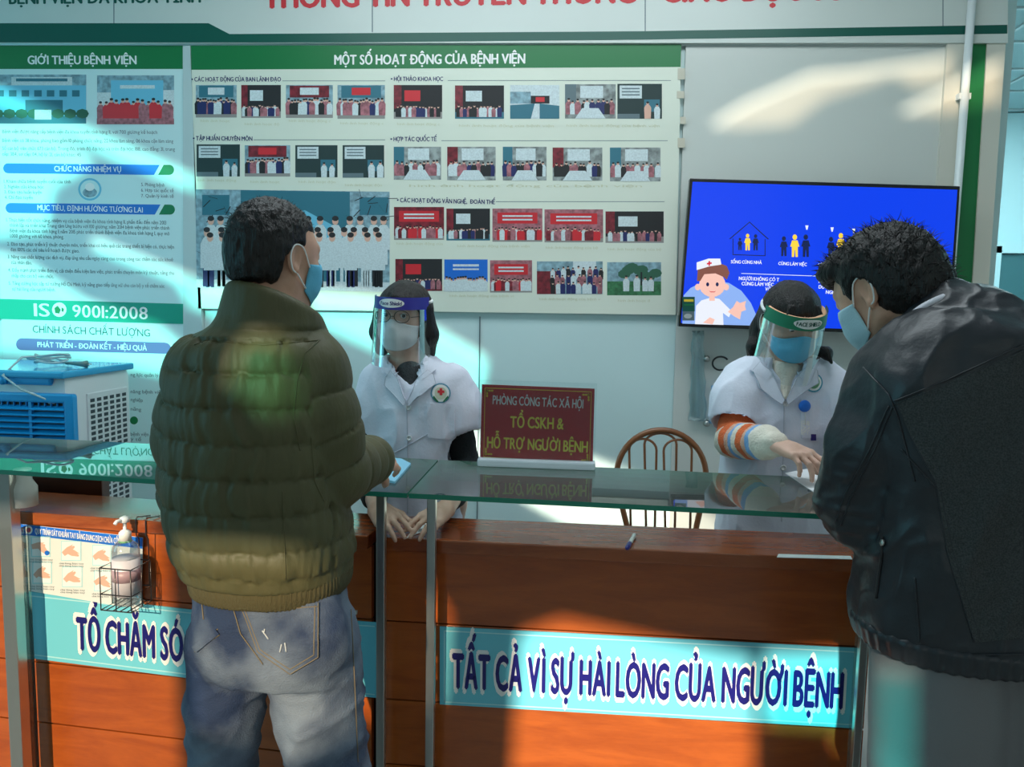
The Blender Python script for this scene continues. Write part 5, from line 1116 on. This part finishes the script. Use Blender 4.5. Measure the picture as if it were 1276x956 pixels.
v.trunk(rows([(388, 1150, 1262, .070), (405, 1128, 1300, .10), (440, 1104, 1345, .125), (500, 1090, 1362, .148), (580, 1092, 1366, .155), (660, 1088, 1368, .155), (730, 1082, 1372, .16), (770, 1078, 1374, .16), (794, 1082, 1370, .155)], YR, -.02, .06), 0, 2.4)
aL = [Q(1118, 478, -2.0), Q(1086, 560, -2.02), Q(1066, 628, -2.0), Q(1062, 602, -1.81)]; aR = [Q(1326, 478, -2.02), Q(1372, 560, -2.0), Q(1380, 640, -1.98), J['wrR']]
v.chain(aL, [.084, .076, .068, .052], .03); v.chain(aR, [.084, .076, .066, .05], .03)
cn = Q(1182, 392, -1.97); v.cone(Q(1192, 408, -1.99), Q(1166, 392, -1.95), .082, .072, .03); v.cone(Q(1192, 408, -1.99), Q(1235, 398, -2.03), .080, .055, .03)
v.cone(Q(1172, 420, -1.97), Q(1120, 362, -1.91), .064, .062, .004, True)
V, Fc = v.mesh(2); N = normals(V, Fc)
n = noise(V*V3(8, 8, 15)+V[:, 2:]*V3(7, 0, 0), 31)*.55+noise(V*V3(19, 19, 30), 32)*.3+noise(V*V3(40, 40, 50), 33)*.12; sa, da = along(V, aL); cr_ = np.exp(-((sa-.27)/.09)**2)*(da < .1); n2 = np.abs(noise(V*V3(16, 16, 46), 35))
V = V+N*(n*.005-n2*cr_*.012+folds(V-np.outer(V[:, 0], V3(0, 0, .9)), .012, 36, (1, 1, .55), 11))[:, None]; jk = mesh_obj('black_jacket', V, Fc, NYL, m2); pj = Proj(bvh(V, Fc))
b = MB(); pj.patch(b, [(1117, 502), (1180, 478), (1274, 436), (1274, 795), (1214, 800), (1180, 690), (1166, 600), (1135, 545)], WOOL, .0008, .0016, 5); b.build('wool_back_panel', jk)
b = MB()
for l in ([(1076, 458), (1108, 492), (1119, 520), (1140, 600)], [(1114, 500), (1180, 474), (1274, 430)], [(1115, 504), (1180, 480), (1274, 437)], [(1112, 508), (1090, 560), (1060, 620), (1048, 655)], [(1108, 506), (1084, 560), (1052, 618), (1042, 650)], [(1119, 505), (1136, 545), (1166, 600), (1181, 690), (1214, 800)], [(1123, 560), (1170, 612)], [(1172, 612), (1188, 690), (1222, 800)], [(1078, 788), (1120, 806), (1200, 816), (1274, 815)], [(1140, 720), (1146, 800)]):
    ln_ = pj.line(l, .0012)
    if len(ln_) > 2: b.tube(ln_, .0016, NYL, 5)
b.build('piping', jk)
b = MB(); ln_ = pj.line([(1100, 668), (1098, 700), (1092, 745)], .001); 
if len(ln_) > 2: b.tube(ln_, .003, BLK, 6)
h_ = pj.hit(1102, 677, .003)
if h_[0] is not None: b.lathe([(.006, 0), (.006, .003), (.003, .004)], h_[0], STEEL, 14, tuple(h_[1]))
b.build('side_pocket', jk)
v = Vol((.38, -2.40, .74), (1.3, -1.70, .96), .0045); v.trunk(rows([(774, 1079, 1374, .16), (798, 1084, 1369, .155)], YR, -.02, .06), 0, 2.4); V, Fc = v.mesh(); a_ = np.arctan2(V[:, 0]-J['pelvis'][0], V[:, 1]-YR); V = V+normals(V, Fc)*(np.sin(a_*70)*.0014+.006)[:, None]; mesh_obj('hem_band', V, Fc, NYL, jk)
# shirt collar
b = MB(); SHW = mat('shirt_white', (.72, .70, .76), .8); ln_ = spline([Q(1112, 432, -2.03), Q(1124, 408, -2.035), Q(1146, 386, -2.04), Q(1176, 371, -2.035), Q(1192, 368, -2.0)], 5)
nk = J['neck']; b.tube(ln_, .0075, SHW, 8); b.build('shirt_collar', m2)
TRO = mat('grey_trousers', (.17, .17, .175), .7, bump=.12, bscale=300)
v = Vol((.42, -2.36, .03), (1.24, -1.70, .98), .0055)
for l_, r_ in ((1090, 1234), (1224, 1368)): v.trunk(rows([(770, l_+8, r_-8, .122), (820, l_+4, r_-4, .125), (900, l_, r_-3, .125), (975, l_+1, r_-8, .112)], YR, -.03, 0), .04, 2.2)
for s_, a in (('L', 1160), ('R', 1294)): v.chain([Q(a, 965, -2.07), J['kn'+s_], J['an'+s_]], [.100, .088, .074], .03)
v.cut((0, 0, .045), (0, 0, -1)); V, Fc = v.mesh(2); N = normals(V, Fc); u = V[:, 0]*16+V[:, 2]*11
V = V+N*((np.sin(u*1.0)*.4+noise(V*V3(12, 12, 5), 41))*.0055)[:, None]; mesh_obj('grey_trousers', V, Fc, TRO, m2); feet(J, m2)
# ---- woman in glasses
COAT = mat('coat_white', (.70, .72, .82), .75, bump=.12, bscale=120); COATD = mat('coat_seam', (.50, .52, .60), .8); BTN = mat('button', (.70, .70, .70), .35)
YW = -1.06; SC_ = 2.56e-3; W = lambda px, py, y=YW: AY(px, py, y)
w1 = thing('person', (W(520, 700)[0], YW, 0), 'person in glasses, white coat, white mask and violet-banded face shield', 'person')
R3 = rot(math.pi-.15, .06, -.03); H3 = (W(504, 397), R3, .94)
J = dict(head=H3[0], neck=W(510, 452, -1.05), chest=W(516, 530), pelvis=W(518, 700), shL=W(560, 484), elL=W(583, 588, -1.06), wrL=AZ(556, 634, .973), shR=W(476, 484), elR=W(458, 588, -1.06), wrR=AZ(470, 634, .973))
legs_std(J, YW+.02)
J['toeL'], J['toeR'] = J['toeL']*1, J['toeR']*1
for a in ('hip', 'kn', 'an', 'toe'): J[a+'L'], J[a+'R'] = J[a+'R'], J[a+'L']
v = Vol((-.85, -1.78, -.01), (-.05, -.80, 1.52), .0035); base_body(v, J, R3, .94, 1, True)
hand(v, J['wrR'], nrm(AZ(489, 654, .959)-J['wrR']), (.3, .2, -1), 1, (.22, .25, .3, .35), .3, .9); hand(v, J['wrL'], nrm(AZ(526, 654, .959)-J['wrL']), (-.2, .2, -1), -1, (.22, .25, .3, .35), .3, .9)
V, Fc = v.mesh(); mesh_obj('body', V, Fc, SKIN2, w1); T3 = bvh(V, Fc); eyes(w1, H3, (-.25, 1, -.05)); facemask(w1, H3, T3, MASKW, z0=-.006, z1=-.102, wide=66, bulge=.014, pleats=0)
c, q = H3[0], loc(H3)
def browlash(par, P, tree):
    q = loc(P)
    for s_ in (-1, 1):
        b = MB(); pts = []
        for t in np.linspace(0, 1, 7):
            o = q(s_*(.013+.036*t), .20, .040+.006*math.sin(t*2.4)-.004*t); h = tree.ray_cast(Vector(o), Vector(P[1] @ V3(0, -1, 0)))
            if h[0] is not None: pts.append(np.array(h[0])+P[1] @ V3(0, .0008, 0))
        if len(pts) > 2: b.tube(pts, [.0018, .0026, .0026, .0024, .002, .0016, .001][:len(pts)], HAIR, 5); b.build('eyebrow', par)
        b = MB(); pts = [q(s_*(.031+.0145*math.cos(t)), .083+.0125*math.sin(t)**.5*.95, .0175+.0052*math.sin(t)) for t in np.linspace(.15, math.pi-.15, 9)]
        b.tube(pts, .0009, HAIR, 5); b.build('eyelashes', par)
browlash(w1, H3, T3)
v = Vol(c-.17, c+.17, .003)                                       # bob
v.ell(q(0, -.012, .034), (.084, .102, .090), R3, 0)
for s_ in (-1, 1): v.chain([q(s_*.074, .010, .03), q(s_*.086, .004, -.05), q(s_*.086, -.012, -.112)], [.030, .032, .022], .02)
v.chain([q(0, -.06, .0), q(0, -.066, -.06), q(0, -.058, -.11)], [.068, .066, .05], .03)
v.ell(q(0, .085, -.035), (.073, .09, .100), R3, .010, True); v.box(q(0, .10, -.05), (.066, .07, .09), .03, R3, .01, True)
V, Fc = hairy(v, .0035, 25, 30, (1, 1, .2)); mesh_obj('hair', V, Fc, HAIR, w1)
def glasses(par, P):
    q = loc(P); GM = mat('glasses_metal', (.10, .075, .06), .3, .7); b = MB()
    for s_ in (-1, 1):
        b.tube([q(s_*.033+.0265*math.cos(t), .108-.10*abs(s_*.033+.0265*math.cos(t))**2*10*.35, .015+.020*math.sin(t)) for t in np.linspace(0, 2*math.pi, 28, False)], .0014, GM, 6, True)
        b.tube([q(s_*.0595, .096, .014), q(s_*.079, .075, .016), q(s_*.085, .0, .012), q(s_*.084, -.02, .0)], .0013, GM, 6)
    b.tube([q(-.007, .108, .014), q(0, .110, .016), q(.007, .108, .014)], .0014, GM, 6); o = b.build('eyeglasses', par)
    for s_ in (-1, 1):
        b = MB(); V = [q(s_*.033+.0255*math.cos(t), .1078-.035*abs(s_*.033+.0255*math.cos(t))**2*10, .015+.0195*math.sin(t)) for t in np.linspace(0, 2*math.pi, 28, False)]; b.add(V, [list(range(28))], glassmat('lens', (.95, .97, .97), .5)); b.build('lens', o)
glasses(w1, H3); shield(w1, H3, VIO, 'Face Shield', (.72, .42, .25))
# clothes: dark sleeves, red collar, white short sleeved coat
KN = mat('dark_knit', (.012, .016, .018), .9, bump=.5, bscale=150); REDK = mat('red_knit', (.42, .05, .02), .9, bump=.4, bscale=200)
for s_ in 'LR':
    v = Vol(np.minimum(J['sh'+s_], np.minimum(J['el'+s_], J['wr'+s_]))-.1, np.maximum(J['sh'+s_], np.maximum(J['el'+s_], J['wr'+s_]))+.1, .004); a = J['sh'+s_]; e = J['el'+s_]; w_ = e+(J['wr'+s_]-e)*.74
    v.chain([a+(e-a)*.42, e, w_], [.046, .045, .036], .015); V, Fc = v.mesh(2); V = coat_noise(V, Fc, .004, 51, f=26); mesh_obj('knit_sleeve', V, Fc, KN, w1)
v = Vol(J['neck']-.14, J['neck']+.14, .003); nb = J['neck']; v.chain([nb-V3(0, 0, .06), nb+V3(0, .004, .008)], [.088, .060], .01); v.cone(nb+V3(0, 0, .0), nb+V3(0, .0, .09), .052, .060, .003, True); v.cut(nb+V3(0, 0, .022), (0, -.1, 1)); V, Fc = v.mesh(2); mesh_obj('red_collar', V, Fc, REDK, w1)
v = Vol(nb-.2, nb+.2, .003); v.chain([nb+V3(0, .004, -.02), W(511, 466, -1.095), W(511, 498, -1.150)], [.050, .044, .010], .01); V, Fc = v.mesh(2); mesh_obj('knit_front', V, Fc, mat('grey_knit', (.05, .052, .055), .9, bump=.5, bscale=150), w1)
v = Vol((-.85, -1.30, .44), (-.02, -.80, 1.36), .005); sw = 2.56e-3
v.trunk(rows([(438, 490, 534, .055), (450, 474, 550, .075), (474, 462, 572, .092), (520, 462, 576, .105), (570, 464, 574, .108), (640, 458, 580, .115), (720, 450, 588, .125), (840, 444, 596, .13)], YW, 0, 0, sw), 0, 2.3)
for s_, a in (('L', ((564, 476), (576, 508), (581, 538))), ('R', ((472, 476), (464, 510), (460, 540)))): v.chain([W(*a[0]), W(*a[1]), W(a[2][0], a[2][1], -1.07)], [.056, .058, .060], .045); d = nrm(W(a[2][0], a[2][1], -1.07)-W(*a[1])); v.cut_local = None; v.cone(W(a[2][0], a[2][1], -1.07)+d*.045, W(a[2][0], a[2][1], -1.07)+d*.12, .075, .085, .004, True)
nk = J['neck']; v.cone(nk+V3(0, -.03, -.015), nk+V3(0, -.02, .10), .058, .078, .006, True); v.cone(W(512, 500, -1.20), W(510, 455, -1.15), .010, .050, .006, True)
V, Fc = v.mesh(2); V = coat_noise(V, Fc, .004, 61, (1, 1, .45), 16, .009); ct = mesh_obj('white_coat', V, Fc, COAT, w1); pj = Proj(bvh(V, Fc))
def coatbits(par, pj, collars, lapels, placket, pocket, buttons, emb, seams):
    for o in lapels:
        b = MB(); pj.patch(b, o, COAT, .003, .006, 2.5); lp = b.build('lapel', par); ln_ = pj.line(o+o[:1], .009, 2)
        if len(ln_) > 2: b = MB(); b.tube(ln_, .0013, COATD, 5); b.build('lapel_stitching', lp)
    for o in collars: b = MB(); pj.patch(b, o, COAT, .006, .004, 2.5); b.build('collar', par)
    b = MB(); pj.patch(b, pocket, COAT, .001, .0025, 3); b.build('chest_pocket', par)
    b = MB()
    for l in seams:
        ln_ = pj.line(l, .0005, 2)
        if len(ln_) > 2: b.tube(ln_, .0016, COATD, 5)
    b.build('coat_seams', par)
    for x, y in buttons:
        h, n = pj.hit(x, y, .001)
        if h is None: continue
        b = MB(); b.lathe([(.0085, 0), (.009, .0015), (.0085, .003), (.0055, .0028), (.005, .0018), (.001, .0018)], h, BTN, 18, tuple(n)); b.build('button', par)
    x, y, rx, ry, cols = emb; s_ = MB()
    for k, (fx, m) in enumerate(cols):
        pj.patch(s_, [(x+rx*fx*math.cos(t), y+ry*fx*math.sin(t)) for t in np.linspace(0, 2*math.pi, 22, False)], m, .0015+.0008*k, .0006, 2.5)
    return s_
eb = coatbits(ct, pj, [[(488, 444), (478, 462), (496, 476), (499, 468), (493, 455)], [(530, 445), (543, 462), (526, 474), (521, 466), (527, 455)]],
 [[(482, 470), (488, 462), (497, 474), (506, 500), (503, 505), (492, 492), (480, 480)], [(540, 468), (532, 462), (522, 474), (508, 500), (509, 506), (522, 494), (543, 478)]],
 None, [(532, 502), (566, 503), (567, 548), (533, 546)], [(509, 508), (510, 546), (511, 590)], (549, 490, 12.5, 12.5, ((1, mat('badge_blue', (.10, .30, .42), .6)), (.86, WHT), (.62, mat('badge_cream', (.62, .66, .50), .6)))), [[(507, 505), (508, 560), (508, 640)], [(532, 512), (567, 513)], [(535, 540), (500, 560), (480, 570)]])
pj.patch(eb, [(547.8, 484), (551, 484), (551, 492.5), (547.8, 492.5)], RED, .0042, .0006, 1.5); pj.patch(eb, [(545.2, 486.6), (553.6, 486.6), (553.6, 489.8), (545.2, 489.8)], RED, .0042, .0006, 1.5)
for a in (-1, 1): pj.patch(eb, [(549+a*3, 500), (549+a*9, 493), (549+a*9.5, 495.5), (549+a*4, 501.5)], GRN, .0042, .0006, 1.5)
eb.build('emblem', ct)
v = Vol((-.80, -1.35, .03), (-.1, -.80, .62), .007)
for s_ in 'LR': v.chain([J['hip'+s_]*V3(1, 1, 0)+V3(0, 0, .58), J['kn'+s_], J['an'+s_]], [.085, .07, .058], .02)
v.cut((0, 0, .04), (0, 0, -1)); V, Fc = v.mesh(); mesh_obj('trousers', V, Fc, DARKT, w1); feet(J, w1)

# ---- woman in the striped sweater
w2 = thing('person', (W(975, 700)[0], YW, 0), 'person in a white coat and green-banded face shield, pointing at a document', 'person')
R4 = rot(math.pi+.18, .38, .02); H4 = (W(984, 402, -1.10), R4, .97)
J = dict(head=H4[0], neck=W(975, 448, -1.04), chest=W(972, 530), pelvis=W(970, 700), shR=W(930, 482), elR=W(914, 548, -1.14), wrR=W(966, 553, -1.395), shL=W(1020, 482), elL=W(1062, 550, -1.16), wrL=W(1050, 560, -1.36))
legs_std(J, YW+.03)
for a in ('hip', 'kn', 'an', 'toe'): J[a+'L'], J[a+'R'] = J[a+'R'], J[a+'L']
v = Vol((.20, -1.78, -.01), (1.0, -.80, 1.56), .0035); base_body(v, J, R4, .97, 1, True)
hd = nrm(W(1003, 568, -1.47)-J['wrR']); hand(v, J['wrR'], hd, (-.1, .25, -1), 1, (.34, .48, .52, .60), .4, 1.03, .09); hand(v, J['wrL'], nrm(V3(-.3, -1, -.2)), (0, .1, -1), -1, (.4, .4, .4, .4), .4, .9)
V, Fc = v.mesh(); mesh_obj('body', V, Fc, SKIN2, w2); T4 = bvh(V, Fc); eyes(w2, H4, (0, .75, -.65)); browlash(w2, H4, T4); facemask(w2, H4, T4, MASKB, z0=-.010, wide=70)
c, q = H4[0], loc(H4)
v = Vol(c-.20, c+.20, .003); v.ell(q(0, -.010, .036), (.083, .104, .090), R4, 0); v.ell(q(0, -.04, -.01), (.078, .082, .080), R4, .02)
v.ell(q(0, .085, -.035), (.072, .085, .092), R4, .012, True); v.box(q(0, .10, -.06), (.12, .078, .075), .03, R4, .01, True); v.box(q(0, -.03, -.118), (.12, .12, .035), .01, R4, .01, True)
for s_ in (-1, 1): v.ell(q(s_*.082, .0, -.018), (.02, .028, .042), R4, .006, True)
for x0 in np.linspace(-.055, .055, 12): v.chain([q(x0*.8, .070, .080), q(x0*1.02, .090, .050), q(x0*1.05+.004*math.sin(x0*300), .097, .024+.010*math.sin(x0*170))], [.006, .0045, .002], .002)
V, Fc = hairy(v, .003, 35, 30, (1, 1, .25)); ho = mesh_obj('hair', V, Fc, HAIR, w2)
v = Vol(c-.35, c+.30, .0035); v.chain([q(.03, -.09, .02), W(946, 410, -1.0), W(938, 432, -1.02), W(934, 446, -1.0)], [.032, .026, .018, .008], .02); v.chain([q(.06, -.03, -.06), W(1030, 440, -1.12), W(1036, 452, -1.14)], [.020, .014, .005], .02)
V, Fc = hairy(v, .003, 36, 30, (1, 1, .25)); mesh_obj('ponytail', V, Fc, HAIR, ho)
shield(w2, H4, GRN2, 'FACE SHIELD', (.60, .66, .62), .066, -.150)
# striped sweater sleeves
CRM = mat('knit_cream', (.70, .64, .54), .9, bump=.4, bscale=160); ORG = mat('knit_orange', (.66, .13, .035), .9, bump=.4, bscale=160); PCH = mat('knit_peach', (.66, .38, .28), .9, bump=.4, bscale=160); SKB = mat('knit_blue', (.20, .38, .66), .9, bump=.4, bscale=160)
STR = [ORG, CRM, SKB, ORG, PCH, CRM]
for s_ in 'LR':
    a, e, w_ = J['sh'+s_], J['el'+s_], J['wr'+s_]; pts = [a, e, w_]; v = Vol(np.minimum(a, np.minimum(e, w_))-.11, np.maximum(a, np.maximum(e, w_))+.11, .0035); v.chain([a+(e-a)*.42, e, e+(w_-e)*.80, e+(w_-e)*.84, e+(w_-e)*1.0], [.054, .056, .046, .038, .036], .012)
    V, Fc = v.mesh(2); V = coat_noise(V, Fc, .005, 71, f=24); s2, _ = along(V[Fc].mean(1), pts); L1 = np.linalg.norm(e-a); tot = L1+np.linalg.norm(w_-e); k = (tot-s2)
    seq = [(.062, 1), (.092, 2), (.112, 4), (.142, 3), (.166, 1), (.190, 2), (.212, 4), (.245, 3), (.27, 1), (.3, 0)]
    mi = np.full(len(Fc), 0)
    for lim, m in seq[::-1]: mi[k < lim] = m
    mesh_obj('striped_sleeve', V, Fc, STR, w2, mi)
nb = J['neck']; v = Vol(nb-.15, nb+.15, .003); v.chain([nb+V3(0, -.02, -.06), nb+V3(0, -.02, -.002), nb+V3(0, -.022, .022)], [.085, .062, .058], .01); V, Fc = v.mesh(2); a_ = np.arctan2(V[:, 0]-nb[0], V[:, 1]-nb[1]); V = V+normals(V, Fc)*(np.sin(a_*60)*.001)[:, None]; mesh_obj('knit_collar', V, Fc, CRM, w2)
v = Vol(nb-.2, nb+.2, .003); v.chain([nb+V3(0, -.01, -.03), W(978, 464, -1.110), W(978, 494, -1.166)], [.048, .044, .010], .01); V, Fc = v.mesh(2); mesh_obj('knit_front', V, Fc, CRM, w2)
v = Vol((.18, -1.34, .44), (1.02, -.78, 1.36), .005)
v.trunk(rows([(436, 950, 1004, .060), (448, 932, 1020, .078), (474, 912, 1040, .094), (520, 904, 1048, .108), (580, 902, 1044, .112), (640, 896, 1046, .118), (740, 886, 1056, .128), (840, 880, 1062, .13)], YW, 0, 0, sw), 0, 2.3)
for a in (((926, 474), (916, 498), (914, 524)), ((1024, 474), (1043, 498), (1054, 526))):
    p0, p1, p2 = W(*a[0], -1.06), W(*a[1], -1.09), W(*a[2], -1.12); v.chain([p0, p1, p2], [.060, .063, .064], .045); d = nrm(p2-p1); v.cone(p2+d*.045, p2+d*.12, .075, .085, .004, True)
nk = J['neck']; v.cone(nk+V3(0, -.05, -.01), nk+V3(0, -.03, .10), .062, .085, .006, True); v.cone(W(978, 496, -1.22), W(978, 455, -1.17), .010, .05, .006, True)
V, Fc = v.mesh(2); V = coat_noise(V, Fc, .004, 81, (1, 1, .45), 16, .009); ct = mesh_obj('white_coat', V, Fc, COAT, w2); pj = Proj(bvh(V, Fc))
eb = coatbits(ct, pj, [[(941, 447), (934, 462), (956, 474), (962, 466), (950, 456)], [(1008, 440), (1018, 460), (998, 474), (992, 466), (1002, 452)]],
 [[(938, 462), (948, 452), (962, 466), (977, 498), (974, 504), (958, 492), (946, 484)], [(1016, 462), (1006, 456), (993, 470), (979, 498), (981, 504), (996, 492), (1018, 478)]],
 None, [(998, 498), (1032, 498), (1034, 545), (999, 546)], [(979, 503), (978, 548), (976, 583)], (1013.5, 477, 11.5, 12, ((1, mat('badge_teal', (.06, .30, .42), .6)), (.84, WHT), (.64, mat('badge_green', (.16, .38, .20), .6)))), [[(977, 505), (976, 560), (974, 650)], [(998, 508), (1033, 508)]])
eb.build('emblem', ct)
b = MB(); h, n = pj.hit(1002, 506, .002); b.lathe([(.017, 0), (.018, .003), (.016, .007), (.005, .008)], h, BLU, 22, tuple(n)); h2, n2_ = pj.hit(1003, 530, .002); b.tube([h+n*.004, h2+n2_*.003], .0012, PUMP, 6); pj.patch(b, [(998, 524), (1008, 524), (1008, 542), (998, 542)], PUMP, .002, .0015, 2.5); b.build('badge_reel', ct)
b = MB(); pj.patch(b, [(1010, 541), (1016, 541), (1016, 549), (1010, 549)], INK, .003, .001, 2); b.build('pen_clip', ct)
v = Vol((.2, -1.35, .03), (1.0, -.80, .62), .007)
for s_ in 'LR': v.chain([J['hip'+s_]*V3(1, 1, 0)+V3(0, 0, .58), J['kn'+s_], J['an'+s_]], [.085, .07, .058], .02)
v.cut((0, 0, .04), (0, 0, -1)); V, Fc = v.mesh(); mesh_obj('trousers', V, Fc, DARKT, w2); feet(J, w2)
